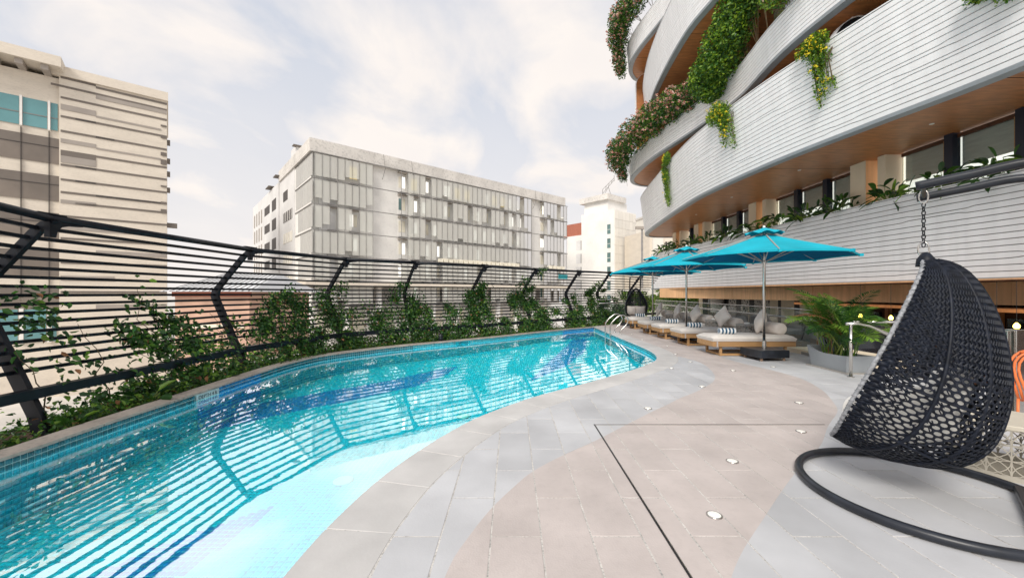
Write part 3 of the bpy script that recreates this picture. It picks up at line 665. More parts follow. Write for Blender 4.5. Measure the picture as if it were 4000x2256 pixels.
# ------------------------------------------------------------------ climbing plants
GM = ['leaf_dark', 'leaf_mid', 'leaf_light', 'leaf_dry']
def climber(segs, name, label, cat='climber', size=(0.05, 0.085), stems=6, probs=(0.55, 0.33, 0.10, 0.02), zmin=-0.05, dens=330):
    """segs: list of (i, f0, f1, z_top, fullness)"""
    i0, f0, f1, z0, _ = segs[0]; base = fpt(i0, (f0 + f1) / 2, 0.0, 0.0)
    t = thing(name, label, cat, (base.x, base.y, -0.1), 0, 'leafy climbers trained on the slatted fence' if cat == 'climber' else 'bushy plants rooted along the fence')
    P, D, S = [], [], []; st = MB()
    for (i, fa, fb, zt, full) in segs:
        ln = (P0[i + 1] - P0[i]).length * (fb - fa); nn = int(dens * (3.9 if i > 3 else (3.3 if i == 3 else 2.3)) * full * ln * (zt + 0.2))
        nb = max(3, int(ln * zt * 13)); blobs = []
        for _ in range(nb):
            f = rnd.uniform(fa, fb); cf = abs((f - (fa + fb) / 2) / max(1e-3, (fb - fa) / 2)); zz_ = rnd.uniform(zmin, max(0.2, zt * (1.0 - 0.45 * cf ** 2)))
            blobs.append((f, zz_, rnd.uniform(0.06, 0.17)))
        for _ in range(nn):
            f, zz_, r_ = rnd.choice(blobs); g = lambda: rnd.gauss(0, 1)
            fl = f + g() * r_ / max(0.3, (P0[i + 1] - P0[i]).length); z = zz_ + g() * r_
            if z < zmin: z = zmin + rnd.random() * 0.3
            if z > zt + 0.08: continue
            p = fpt(i, min(1.0, max(0.0, fl)), z, -0.06 + g() * 0.07)
            P.append(p); D.append((g() * 0.6 + (P0[i + 1] - P0[i]).normalized().x * g() * 0.5 - NO[i].x * 0.5, g() * 0.6 - NO[i].y * 0.5, g() * 0.5 - 0.55)); S.append(rnd.uniform(*size))
        for _ in range(max(2, int(stems * (fb - fa) * 2))):
            f = rnd.uniform(fa, fb); h = zt * rnd.uniform(0.6, 1.0); pts = []
            for k in range(8):
                z = -0.1 + h * k / 7; pts.append(fpt(i, min(1, max(0, f + rnd.gauss(0, 0.02))), z, -0.07 + rnd.gauss(0, 0.03)))
            st.tube(pts, [0.009 * (1 - 0.7 * k / 7) for k in range(8)], 5)
    leaves('foliage', P, D, S, GM, probs, t, aspect=0.62)
    st.build('stem', 'stem', t, world=True)
    return t
climber([(2, 0.0, 0.24, 1.42, 0.55)], 'climbing_vine', 'sparse leafy vine at the left edge of the fence nearest the camera', dens=210, size=(0.06, 0.10))
climber([(2, 0.30, 0.78, 1.12, 0.9), (2, 0.46, 0.60, 1.62, 0.5)], 'climbing_vine', 'bushy peaked vine between the two nearest bent posts', dens=330, size=(0.06, 0.10))
climber([(2, 0.80, 1.0, 1.15, 0.5), (3, 0.0, 0.2, 1.0, 0.6)], 'climbing_vine', 'thin vine wrapped round the foot of the large bent post', dens=230, size=(0.055, 0.09))
climber([(3, 0.24, 0.80, 1.55, 1.25)], 'climbing_vine', 'wide square topped vine right of the large bent post', dens=400)
climber([(3, 0.86, 1.0, 1.62, 1.3), (4, 0.0, 0.18, 1.6, 1.2)], 'climbing_vine', 'dense vine column on the second bent post', dens=400)
climber([(4, 0.30, 0.72, 1.2, 0.8)], 'climbing_vine', 'low ragged vine between the second and third bent posts', dens=330)
climber([(4, 0.80, 1.0, 1.6, 1.3), (5, 0.0, 0.34, 1.62, 1.1)], 'climbing_vine', 'broad vine with bright tips on the third bent post', dens=400)
climber([(5, 0.45, 0.80, 1.05, 0.8)], 'climbing_vine', 'short vine between the third and fourth bent posts', dens=330)
climber([(5, 0.84, 1.0, 1.75, 1.5), (6, 0.0, 0.22, 1.72, 1.4)], 'climbing_vine', 'tall narrow vine on the fourth bent post', dens=420)
climber([(6, 0.70, 1.0, 1.9, 1.2), (7, 0.0, 0.20, 2.22, 1.4)], 'climbing_vine', 'vine reaching the handrail on the fifth bent post left of the teal sign', dens=400)
climber([(7, 0.85, 1.0, 1.25, 0.9), (8, 0.05, 0.28, 1.55, 0.9)], 'climbing_vine', 'slim vine beside the sixth bent post', dens=330)
climber([(8, 0.60, 1.0, 1.9, 1.1), (9, 0.0, 0.18, 2.24, 1.4)], 'climbing_vine', 'vine reaching the handrail just left of the parasols', dens=330)
climber([(9, 0.30, 1.0, 1.5, 0.8)], 'climbing_vine', 'vine behind the far wicker egg seat', dens=250)
where = {4: 'between the second and third bent posts', 5: 'between the third and fourth bent posts', 6: 'between the fourth and fifth bent posts', 7: 'below the teal sign', 8: 'left of the glass railing', 9: 'behind the glass railing'}
for i in range(4, 10):
    climber([(i, 0.0, 1.0, 0.42 + (0.36 if i > 6 else 0.05), 1.1)], 'shrub', 'low dense green shrub rooted by the fence ' + where[i], 'shrub', dens=400 if i < 7 else 330)
# low leafy cover behind the coping
def cover(i, name, label, n, lw=(0.03, 0.06), probs=(0.25, 0.45, 0.27, 0.03)):
    P, D, S = [], [], []
    for _ in range(n):
        f = rnd.random(); a = P0[i].lerp(P0[i + 1], f); nn = NO[i].lerp(NO[i + 1], f); o_ = rnd.uniform(-0.22, 0.42); h = abs(rnd.gauss(0, 0.085)) * (0.6 + 0.6 * math.sin(f * 23 + i) ** 2)
        P.append((a.x + nn.x * o_, a.y + nn.y * o_, -0.09 + h)); D.append((rnd.gauss(0, 1), rnd.gauss(0, 1), rnd.gauss(0.3, 0.5))); S.append(rnd.uniform(*lw))
    o = leaves(name, P, D, S, GM, probs, None, aspect=0.55); tag(o, label, kind='stuff'); return o
for i, n in ((1, 1500), (2, 4200), (3, 3600), (4, 2600), (5, 2400), (6, 2200), (7, 1800), (8, 1600)):
    cover(i, 'ground_cover', 'small leafy ground cover in the planting bed, stretch %d of 8 from the camera' % i, n)
# larger leaved plants by the coping
def rosette(x, y, z, name, label, n, L_, wd, m=('leaf_mid', 'leaf_dark', 'leaf_light'), pr=(0.5, 0.25, 0.25), grp=None, cat='plant', up=0.5):
    t = thing(name, label, cat, (x, y, z), 0, grp)
    P, D, S = [], [], []; st = MB()
    for k in range(n):
        a = rnd.uniform(0, 6.283); e = rnd.uniform(up - 0.3, up + 0.6); d_ = Vector((math.cos(a) * math.cos(e), math.sin(a) * math.cos(e), math.sin(e))); ln = rnd.uniform(0.4, 1) * L_
        p = Vector((x, y, z)) + d_ * ln * 0.8; st.tube([(x, y, z), p], 0.0035, 4)
        P.append(p); D.append(d_ + Vector((0, 0, -0.5))); S.append(ln * 0.9)
    leaves('foliage', P, D, S, list(m), pr, t, aspect=wd); st.build('stem', 'stem_green', t, world=True); return t
for x, y, s_, L_, wd in ((-4.66, 5.05, 'nearest the DEPTH sign on the left pool wall', 0.26, 0.42), (-4.62, 4.15, 'second from the left edge behind the coping', 0.2, 0.5), (-4.64, 3.55, 'at the left edge beside the nearest post foot', 0.18, 0.5), (-4.66, 6.4, 'just left of the large bent post foot', 0.2, 0.5), (-1.0, 12.75, 'behind the far DEPTH plate', 0.25, 0.45), (2.4, 16.1, 'with big leaves near the far pool corner', 0.4, 0.5)):
    rosette(x, y, -0.09, 'broadleaf_plant', 'broad leaved plant ' + s_, 26, L_, wd, grp='broad leaved plants in the bed')
# black spotlight standing on the bed edge
t = thing('garden_spotlight', 'small black spotlight standing on the bed by the second bent post', 'light', (-2.05, 11.35, 0))
MB().lathe([(0, 0), (0.06, 0), (0.065, 0.05), (0.065, 0.14), (0.045, 0.19), (0, 0.2)], 16).build('housing', 'black_steel', t, smooth=True)
MB().lathe([(0, -0.02), (0.09, -0.02), (0.09, 0.0), (0, 0.0)], 16).build('base', 'black_steel', t)

# ================================================================== loungers and things on them
def rbox(mb_args): pass
def make_lounger():
    t = thing('daybed', 'x', 'daybed', (0, 0, 0), 0, 'daybeds in a row along the deck')
    L_, W_ = 1.78, 0.74
    mb = MB(); mb.bb(0, L_, 0, 0.03, 0.205, 0.315).bb(0, L_, W_ - 0.03, W_, 0.205, 0.315).bb(0, 0.03, 0.0305, W_ - 0.0305, 0.205, 0.315).bb(L_ - 0.03, L_, 0.0305, W_ - 0.0305, 0.205, 0.315).bb(0.031, L_ - 0.031, 0.031, W_ - 0.031, 0.29, 0.305)
    mb.build('frame', 'teak', t, bevel=0.004, seg=1)
    for x in (0.17, L_ - 0.21):
        for y in (0.05, W_ - 0.10): MB().bb(x, x + 0.05, y, y + 0.05, 0.0, 0.204).build('leg', 'teak', t, bevel=0.003, seg=1)
    for y in (0.055, W_ - 0.095): MB().bb(0.221, L_ - 0.211, y, y + 0.04, 0.012, 0.052).build('stretcher', 'teak', t)
    MB().bb(0.175, 0.215, 0.101, W_ - 0.101, 0.012, 0.052).build('stretcher', 'teak', t)
    # mattress: soft slab, slightly crowned
    def slab(x0, x1, y0, y1, z0, z1, nx=14, ny=7):
        m2 = MB(); g = {}
        for j in range(ny + 1):
            for i in range(nx + 1):
                u, v = i / nx, j / ny; e = min(u, 1 - u) * (x1 - x0); f = min(v, 1 - v) * (y1 - y0)
                dz = -0.035 * math.exp(-e / 0.025) - 0.035 * math.exp(-f / 0.025) + 0.006 * math.sin(u * 9) * math.sin(v * 5)
                g[i, j] = len(m2.v); m2.v.append((x0 + (x1 - x0) * u, y0 + (y1 - y0) * v, z1 + dz))
        for j in range(ny):
            for i in range(nx): m2.f.append((g[i, j], g[i + 1, j], g[i + 1, j + 1], g[i, j + 1]))
        rim = [(i, 0) for i in range(nx)] + [(nx, j) for j in range(ny)] + [(i, ny) for i in range(nx, 0, -1)] + [(0, j) for j in range(ny, 0, -1)]
        lo = []; lo2 = []
        for (i, j) in rim:
            x, y, z = m2.v[g[i, j]]; cx = 0.008 if x <= x0 else (-0.008 if x >= x1 else 0); cy = 0.008 if y <= y0 else (-0.008 if y >= y1 else 0)
            lo.append(len(m2.v)); m2.v.append((x - cx, y - cy, (z0 + z1) / 2)); lo2.append(len(m2.v)); m2.v.append((x + cx * 2, y + cy * 2, z0))
        n_ = len(rim)
        for k in range(n_):
            k2 = (k + 1) % n_; m2.f.append((lo[k], lo[k2], g[rim[k2]], g[rim[k]])); m2.f.append((lo2[k], lo2[k2], lo[k2], lo[k]))
        m2.f.append(tuple(lo2[::-1])); return m2
    slab(-0.01, L_ + 0.01, -0.01, W_ + 0.01, 0.317, 0.452).build('mattress', 'fabric', t, smooth=False)
    o = t.children[-1]
    MB().tube([(0.0, -0.012, 0.325), (L_, -0.012, 0.325)], 0.005, 6).build('piping', 'fabric_side', t)
    MB().bb(0.065, 0.10, -0.016, -0.0125, 0.20, 0.33).build('strap', 'fabric_side', t)
    return t
names5 = ['nearest the camera beside the palm planter', 'second nearest the camera', 'in the middle of the row of five', 'second from the far wicker egg seat', 'farthest away by the wicker egg seat']
LG = [(4.33, 8.50), (4.38, 10.18), (4.38, 11.68), (4.38, 13.02), (4.5, 15.0)]
pl = make_lounger()
def make_pillow():
    t = MB(); n_ = 10; g = {}
    for s_ in (1, -1):
        for j in range(n_ + 1):
            for i in range(n_ + 1):
                u, v = i / n_ * 2 - 1, j / n_ * 2 - 1; k = (1 - u * u) * (1 - v * v); th = 0.085 * max(0, k) ** 0.42
                pin = 1 - 0.10 * (1 - max(abs(u), abs(v)) ** 2 * 0) * (1 - (abs(u) * abs(v)))
                if s_ == -1 and (i in (0, n_) or j in (0, n_)): g[s_, i, j] = g[1, i, j]; continue
                g[s_, i, j] = len(t.v); t.v.append((s_ * th, u * 0.235 * pin, v * 0.235 * pin))
        for j in range(n_):
            for i in range(n_):
                q = (g[s_, i, j], g[s_, i + 1, j], g[s_, i + 1, j + 1], g[s_, i, j + 1]); t.f.append(q if s_ == 1 else q[::-1])
    return t
pm = None; bm = None
def make_towel():
    root = thing('rolled_towel', 'x', 'towel', (0, 0, 0), 0, 'rolled striped towels on the daybeds'); n_ = 9; L_ = 0.34; r = 0.072
    for k in range(n_):
        a, b = -L_ / 2 + L_ * k / n_, -L_ / 2 + L_ * (k + 1) / n_; mb = MB()
        prof_ = [(a, r * (0.985 if k % 2 else 1.0)), (b, r * (0.985 if k % 2 else 1.0))]
        vs = []; m_ = 24
        for x, rr in prof_:
            for q in range(m_):
                an = 2 * math.pi * q / m_; bump = 1 + (0.05 if 2 < q < 5 else 0); vs.append((x, rr * bump * math.cos(an), rr * bump * 0.95 * math.sin(an)))
        mb.add(vs, [(q, (q + 1) % m_, m_ + (q + 1) % m_, m_ + q) for q in range(m_)])
        if k in (0, n_ - 1):
            sx = a if k == 0 else b; mb.add([(sx, r * 0.98 * math.cos(2 * math.pi * q / m_), r * 0.93 * math.sin(2 * math.pi * q / m_)) for q in range(m_)], [tuple(range(m_))])
        mb.build('stripe', 'towel_white' if k % 2 == 0 else 'towel_navy', root, smooth=True)
    sp_ = []
    for q in range(40):
        an = q * 0.42; rr = 0.012 + 0.05 * q / 40; sp_.append((-L_ / 2 - 0.002, rr * math.cos(an), rr * math.sin(an)))
    MB().tube(sp_, 0.004, 4).build('spiral', 'towel_navy', root); return root
tw = make_towel()
for i, (x, y) in enumerate(LG):
    o = pl if i == 0 else copy_tree(pl); o.location = (x, y, 0); o['label'] = 'low teak daybed with pale grey mattress, ' + names5[i]
    # pillow, corner up, leaning on the bolster
    if pm is None:
        p_ = make_pillow().build('pillow', 'cushion', smooth=True); b_ = MB().lathe([(0.0, -0.30), (0.10, -0.30), (0.13, -0.275), (0.135, 0), (0.13, 0.275), (0.10, 0.30), (0.0, 0.30)], 28, cap=False).build('bolster', 'cushion', smooth=True); pm, bm = p_, b_
        for q in (p_, b_): tag(q, None, 'pillow' if q is p_ else 'bolster', 'scatter pillows leaning on the bolsters' if q is p_ else 'round bolsters at the daybed heads')
    else:
        p_ = pm.copy(); b_ = bm.copy(); col.objects.link(p_); col.objects.link(b_)
    tilt = rnd.uniform(-0.12, 0.12)
    p_.matrix_basis = Matrix.Translation((x + 1.22, y + 0.36 + rnd.uniform(-0.04, 0.04), 0.452 + 0.285)) @ Matrix.Rotation(R(rnd.uniform(-14, 14)), 4, 'Z') @ Matrix.Rotation(R(16), 4, 'Y') @ Matrix.Rotation(R(45) + tilt, 4, 'X')
    b_.matrix_basis = Matrix.Translation((x + 1.52, y + 0.37, 0.452 + 0.128)) @ Matrix.Rotation(R(90), 4, 'X')
    p_['label'] = 'grey square pillow standing on the daybed ' + names5[i]; b_['label'] = 'grey cylindrical bolster on the daybed ' + names5[i]
    q = tw if i == 0 else copy_tree(tw); q.location = (x + 0.44, y + 0.24 + rnd.uniform(-0.03, 0.05), 0.452 + 0.067); q.rotation_euler = (rnd.uniform(-0.4, 0.4), 0, R(rnd.uniform(-5, 5)))
    q['label'] = 'striped rolled towel on the daybed ' + names5[i]

# perforated drum tables
def drum(r, h, rows, cols, m, name, label, loc, detail=4, top_m=None, grp=None):
    t = thing(name, label, 'side table', loc, 0, grp)
    MB().lathe([(0, h - 0.035), (r, h - 0.035), (r + 0.006, h - 0.03), (r + 0.006, h - 0.006), (r, h), (0, h)], 40, cap=False).build('table_top', top_m or m, t, smooth=False)
    MB().lathe([(r - 0.012, 0), (r + 0.004, 0), (r + 0.004, 0.035), (r - 0.012, 0.035), (r - 0.012, 0)], 40, cap=False).build('base_ring', m, t)
    MB().lathe([(0, 0.002), (r * 0.97, 0.002), (r * 0.97, 0.006), (0, 0.006)], 30).build('bottom_plate', m, t)
    mb = MB(); z0, z1 = 0.035, h - 0.035; ch = (z1 - z0) / rows; ca = 2 * math.pi / cols
    def at(a, z, rr=r): return (rr * math.cos(a), rr * math.sin(a), z)
    def strip(pts, w_):
        for (a0, za), (a1, zb) in zip(pts[:-1], pts[1:]):
            mb.bar(at(a0, za), at(a1, zb), w_, 0.006, up=(math.cos(a0), math.sin(a0), 0))
    for k in range(cols): strip([(k * ca, z0), (k * ca, z1)], 0.008)
    for j in range(1, rows): strip([(ca * k / 1.0, z0 + j * ch) for k in range(cols + 1)], 0.008)
    for j in range(rows):
        for k in range(cols):
            for (cx, cz, s0) in ((0, 0, 0), (1, 0, 90), (1, 1, 180), (0, 1, 270)):
                strip([((k + cx + math.cos(R(s0 + 90 * q / detail)) * 1.0) * ca, z0 + (j + cz + math.sin(R(s0 + 90 * q / detail)) * 1.0) * ch) for q in range(detail + 1)], 0.006)
    mb.build('lattice', m, t); return t
dt = None
for i, (x, y, s_) in enumerate(((5.80, 9.72, 'nearest the camera'), (5.80, 11.30, 'second nearest the camera'), (5.80, 12.78, 'third along the row'), (5.85, 14.35, 'farthest along the row'))):
    if dt is None: dt = drum(0.25, 0.60, 5, 15, 'table_grey', 'drum_table', 'x', (x, y, 0), grp='perforated drum tables between the daybeds'); o = dt
    else: o = copy_tree(dt); o.location = (x, y, 0)
    o['label'] = 'grey perforated drum side table between daybeds, ' + s_
    if i < 2:
        if i == 0: ash = MB().lathe([(0, 0), (0.05, 0), (0.062, 0.018), (0.06, 0.04), (0.05, 0.042), (0.045, 0.015), (0, 0.012)], 24, cap=False).build('ashtray', 'ceramic', smooth=True); a_ = ash
        else: a_ = ash.copy(); col.objects.link(a_)
        a_.location = (x - 0.04, y - 0.03, 0.6005); tag(a_, 'small white round ashtray on the drum table ' + s_, 'ashtray', 'white ashtrays on the drum tables')
drum(0.30, 0.40, 3, 16, 'lattice_taupe', 'drum_table', 'low cream topped drum table with petal lattice behind the wicker egg seat', (3.80, 3.05, 0), detail=5, top_m='table_cream', grp=None)

# ================================================================== parasols
def make_parasol():
    t = thing('parasol', 'x', 'parasol', (0, 0, 0), 0, 'turquoise parasols over the daybeds')
    MB().lathe([(0, 0.0), (0.026, 0.0), (0.026, 2.42), (0.02, 2.44), (0, 2.44)], 16, c=(0, 0, 0.22)).build('pole', 'steel', t, smooth=True)
    MB().lathe([(0, 0), (0.042, 0), (0.042, 0.16), (0, 0.16)], 16, c=(0, 0, 0.221)).build('pole_sleeve', 'steel', t)
    MB().bb(-0.31, 0.31, -0.31, 0.31, 0.065, 0.22).build('base', 'black_steel', t, bevel=0.012)
    for x, y in ((-0.24, -0.24), (0.24, -0.24), (-0.24, 0.24), (0.24, 0.24)):
        w_ = MB().lathe([(0, -0.016), (0.026, -0.016), (0.03, -0.01), (0.03, 0.01), (0.026, 0.016), (0, 0.016)], 16).build('wheel', 'caster', t); w_.location = (x, y, 0.031); w_.rotation_euler = (R(90), 0, R(20))
    n_ = 8; R0, ZE, ZA = 1.56, 2.105, 2.60; rib = [2 * math.pi * (k + 0.35) / n_ for k in range(n_)]
    mb = MB(); rings = 9; sub = 6; g = {}
    for i in range(rings + 1):
        s_ = 0.10 + 0.90 * i / rings; rr = R0 * s_; z = ZA + (ZE - ZA) * (s_ ** 0.93)
        for k in range(n_):
            for q in range(sub):
                f = q / sub; a0, a1 = rib[k], rib[(k + 1) % n_] + (2 * math.pi if k == n_ - 1 else 0); p0 = Vector((math.cos(a0), math.sin(a0), 0)) * rr; p1 = Vector((math.cos(a1), math.sin(a1), 0)) * rr
                p = p0.lerp(p1, f); sag = -0.030 * s_ * math.sin(math.pi * f) if i < rings else 0.012 * math.sin(math.pi * f); pin = 1 - (0.02 * math.sin(math.pi * f) if i == rings else 0)
                g[i, k * sub + q] = len(mb.v); mb.v.append((p.x * pin, p.y * pin, z + sag))
    tot = n_ * sub
    for i in range(rings):
        for j in range(tot): j2 = (j + 1) % tot; mb.f.append((g[i, j], g[i, j2], g[i + 1, j2], g[i + 1, j]))
    lo = []
    for j in range(tot): x, y, z = mb.v[g[rings, j]]; lo.append(len(mb.v)); mb.v.append((x * 0.998, y * 0.998, z - 0.035))
    for j in range(tot): j2 = (j + 1) % tot; mb.f.append((g[rings, j], g[rings, j2], lo[j2], lo[j]))
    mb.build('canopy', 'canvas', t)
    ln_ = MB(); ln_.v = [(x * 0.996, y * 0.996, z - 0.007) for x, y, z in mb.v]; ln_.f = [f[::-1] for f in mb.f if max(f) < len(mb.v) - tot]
    ln_.build('shaded_underside', 'shaded_underside', t)  # added layer that darkens the canopy from below
    mb = MB(); g = {}
    for i in range(4):
        rr = 0.03 + 0.32 * i / 3; z = 2.70 - 0.115 * i / 3
        for j in range(48):
            a = 2 * math.pi * j / 48; wv = 0.022 * math.sin(8 * (a - rib[0]) + 1.5) * (i / 3) ** 2; g[i, j] = len(mb.v); mb.v.append((rr * math.cos(a), rr * math.sin(a), z + wv))
    for i in range(3):
        for j in range(48): j2 = (j + 1) % 48; mb.f.append((g[i, j], g[i, j2], g[i + 1, j2], g[i + 1, j]))
    mb.build('vent_cap', 'canvas', t)
    MB().lathe([(0, 0), (0.02, 0.0), (0.028, 0.02), (0.02, 0.045), (0, 0.05)], 12, c=(0, 0, 2.70)).build('finial', 'white_paint', t, smooth=True)
    MB().lathe([(0.02, 0), (0.05, 0.0), (0.05, 0.05), (0.02, 0.05)], 16, c=(0, 0, 1.98)).build('hub', 'steel', t)
    for a in rib:
        c_, s_ = math.cos(a), math.sin(a)
        MB().bar((c_ * 0.05, s_ * 0.05, 2.585), (c_ * (R0 + 0.02), s_ * (R0 + 0.02), ZE - 0.012), 0.018, 0.022).build('rib', 'table_grey', t)
        MB().bar((c_ * 0.05, s_ * 0.05, 2.01), (c_ * 0.80, s_ * 0.80, 2.335), 0.014, 0.018).build('strut', 'table_grey', t)
        MB().box((c_ * (R0 + 0.01), s_ * (R0 + 0.01), ZE - 0.02), (0.07, 0.045, 0.05), a).build('pocket', 'canvas', t)
    return t
pr = make_parasol()
for i, (x, y, rz, s_) in enumerate(((5.20, 8.15, 5, 'nearest the camera in front of the first daybed'), (5.02, 11.37, 20, 'in the middle between the second and third daybeds'), (5.13, 14.4, 40, 'farthest away between the last daybeds'))):
    o = pr if i == 0 else copy_tree(pr); o.location = (x, y, 0); o.rotation_euler = (0, 0, R(rz)); o['label'] = 'turquoise octagonal parasol ' + s_
# ================================================================== planter and areca palm
t = thing('planter', 'grey stone trough planter with a wavy rim beside the handrail', 'planter', (5.85, 7.05, 0))
mb = MB(); n_ = 16
def trough(x0, x1, y0, y1, inset, h0, wob=True, zb=0.02):
    loop = []
    for k in range(n_): loop.append((x0, y1 + (y0 - y1) * k / n_))
    for k in range(4): loop.append((x0 + (x1 - x0) * k / 4, y0))
    for k in range(n_): loop.append((x1, y0 + (y1 - y0) * k / n_))
    for k in range(4): loop.append((x1 + (x0 - x1) * k / 4, y1))
    def top(y): f = (y1 - y) / (y1 - y0); return h0 + 0.085 * (1 - min(1, f * 2.2)) ** 2 - 0.012 * math.sin(f * 3.1)
    return loop, top
lo_, tp = trough(-0.26, 0.26, -0.44, 0.44, 0.05, 0.30)
k_ = len(lo_)
vs = [(x * 0.82, y * 0.88, 0.02) for x, y in lo_] + [(x, y, tp(y)) for x, y in lo_] + [(x * 0.9, y * 0.93, tp(y)) for x, y in lo_] + [(x * 0.88, y * 0.92, 0.22) for x, y in lo_]
fs = [tuple(range(k_))[::-1]]
for L_ in range(3): fs += [(L_ * k_ + i, L_ * k_ + (i + 1) % k_, (L_ + 1) * k_ + (i + 1) % k_, (L_ + 1) * k_ + i) for i in range(k_)]
MB().add(vs, fs).build('trough', 'planter', t)
MB().add([(x * 0.88, y * 0.92, 0.235) for x, y in lo_], [tuple(range(k_))]).build('soil', 'soil', t)
MB().bb(-0.27, 0.27, -0.46, 0.46, 0.001, 0.018).build('tray', 'table_grey', t)
pt = thing('areca_palm', 'bushy green areca palm growing in the grey trough', 'palm', (5.85, 7.05, 0.23))
r2 = random.Random(5)
for k in range(40):
    a = r2.uniform(0, 6.283); lean = r2.uniform(0.05, 1.0) ; ln = r2.uniform(0.8, 1.45) * (1.08 if lean < 0.55 else 0.95); bx, by = r2.uniform(-0.13, 0.13), r2.uniform(-0.28, 0.28)
    if k < 3: a = (2.9, 2.4, 3.5)[k]; ln = 1.62 - 0.1 * k; lean = 0.42
    pts = []; p = Vector((bx, by, 0)); dr = Vector((math.cos(a) * math.sin(lean * 0.55), math.sin(a) * math.sin(lean * 0.55), math.cos(lean * 0.55)))
    n_ = 22
    for i in range(n_):
        pts.append(p.copy()); p = p + dr * ln / n_
        if i > 5: dr = (dr + Vector((math.cos(a) * 0.035, math.sin(a) * 0.035, -0.062 - 0.05 * lean))).normalized()
    mb = MB().tube([q for q in pts[::3]] + [pts[-1]], [0.008 * (1 - 0.10 * j) for j in range(len(pts[::3]) + 1)], 5)
    for i in range(7, n_):
        f = (i - 7) / (n_ - 7); Tn = (pts[min(i + 1, n_ - 1)] - pts[i - 1]).normalized(); sd = Tn.cross(Vector((0, 0, 1)))
        sd = sd.normalized() if sd.length > 0.05 else Vector((1, 0, 0)); up = sd.cross(Tn)
        for hh in (0, 0.5):
            q = pts[i].lerp(pts[max(i - 1, 0)], hh)
            for sg in (-1, 1):
                L_ = 0.27 * math.sin(math.pi * (0.16 + 0.80 * f)) * r2.uniform(0.85, 1.1) + 0.03; d_ = (sd * sg * 0.8 + Tn * 0.75 + up * 0.22 + Vector((r2.uniform(-.1, .1), r2.uniform(-.1, .1), r2.uniform(-.1, .1)))).normalized()
                m1 = q + d_ * L_ * 0.5; e = q + d_ * L_ + Vector((0, 0, -0.28 * L_)); wv = Tn * 0.014
                mb.add([q, m1 - wv + Vector((0, 0, 0.002)), e, m1 + wv], [(0, 1, 2, 3)])
    mb.build('frond', ('leaf_mid', 'leaf_light', 'leaf_mid', 'leaf_light', 'leaf_dark')[k % 5] if k not in (9, 17, 26) else 'leaf_dry', pt)
for k in range(9):
    MB().tube([(r2.uniform(-.12, .12), r2.uniform(-.25, .25), 0), (r2.uniform(-.15, .15), r2.uniform(-.3, .3), r2.uniform(0.35, 0.6))], [0.015, 0.008], 6).build('cane', 'stem_green', pt)

# ================================================================== railings, ladder
def glass_rail(name, label, pts, h=1.0, h2=0.80, inner=-0.12, gh=0.97, post_every=1):
    t = thing(name, label, 'railing', (pts[0][0], pts[0][1], 0)); P = [Vector((x, y, 0)) for x, y in pts]
    for a, b in zip(P[:-1], P[1:]):
        d_ = (b - a).normalized(); nn = Vector((d_.y, -d_.x, 0))
        e = d_ * 0.012
        MB().obox(a + e + Vector((0, 0, 0.06)) - nn * 0.005, (b - a) - e * 2, nn * 0.010, Vector((0, 0, gh - 0.06))).build('pane', 'glass', t, world=True)
    for p in P: MB().box((p.x, p.y, 0.50), (0.012, 0.04, 1.0)).build('post', 'steel', t, world=True)
    MB().tube([p + Vector((0, 0, h)) for p in P], 0.014, 8).build('top_rail', 'steel', t, world=True, smooth=True)
    nn = Vector(((P[1] - P[0]).y, -(P[1] - P[0]).x, 0)).normalized() * inner
    MB().tube([p + nn + Vector((0, 0, h2)) for p in P], 0.024, 10).build('handrail', 'steel', t, world=True, smooth=True)
    for p in P[::post_every]: MB().tube([p + Vector((0, 0, h2 - 0.03)), p + nn + Vector((0, 0, h2))], 0.008, 6).build('bracket', 'steel', t, world=True)
    for a, b in zip(P[:-1], P[1:]): MB().bar(a + Vector((0, 0, 0.03)), b + Vector((0, 0, 0.03)), 0.05, 0.06).build('shoe', 'table_grey', t, world=True)
    return t
A, B = Vector((6.42, 8.3, 0)), Vector((7.85, 21.6, 0))
glass_rail('glass_railing', 'long glass railing with two steel rails behind the daybeds', [tuple(A.lerp(B, k / 9))[:2] for k in range(10)], inner=-0.12)
glass_rail('glass_railing', 'short glass railing at the far end of the pool before the fence', [(3.72, 17.15), (4.75, 17.9), (5.8, 18.7)], h=1.08, h2=0.93, inner=0.10)
t = thing('stair_handrail', 'brushed steel handrail at the stair opening behind the wicker egg seat', 'handrail', (5.48, 6.39, 0))
MB().lathe([(0, 0), (0.024, 0), (0.024, 0.84), (0, 0.84)], 16, c=(5.48, 6.39, 0.0)).build('post', 'steel', t, world=True, smooth=True)
MB().lathe([(0, 0), (0.05, 0), (0.05, 0.012), (0, 0.012)], 16, c=(5.48, 6.39, 0.0)).build('base_plate', 'steel', t, world=True)
MB().tube([(5.40, 6.39, 0.862), (5.62, 6.39, 0.862), (5.74, 6.36, 0.835), (6.1, 6.30, 0.66), (6.9, 6.2, 0.25)], 0.025, 12).build('rail', 'steel', t, world=True, smooth=True)
MB().tube([(5.74, 6.72, 0.865), (8.2, 6.72, 0.865)], 0.025, 12).build('rail', 'steel', t, world=True, smooth=True)
for x in (6.8, 8.1): MB().lathe([(0, 0), (0.02, 0), (0.02, 0.86), (0, 0.86)], 12, c=(x, 6.72, 0)).build('post', 'steel', t, world=True, smooth=True)
t = thing('gate_post', 'pair of square brushed steel posts at the right edge behind the wicker egg seat', 'post', (5.33, 4.2, 0))
MB().bb(5.30, 5.40, 4.15, 4.25, 0, 0.97).build('post', 'steel', t, world=True, bevel=0.004)
MB().bb(5.245, 5.285, 4.18, 4.22, 0, 0.955).build('post', 'steel', t, world=True, bevel=0.004)
MB().bb(5.402, 6.3, 4.19, 4.21, 0.62, 0.68).build('crossbar', 'steel', t, world=True)
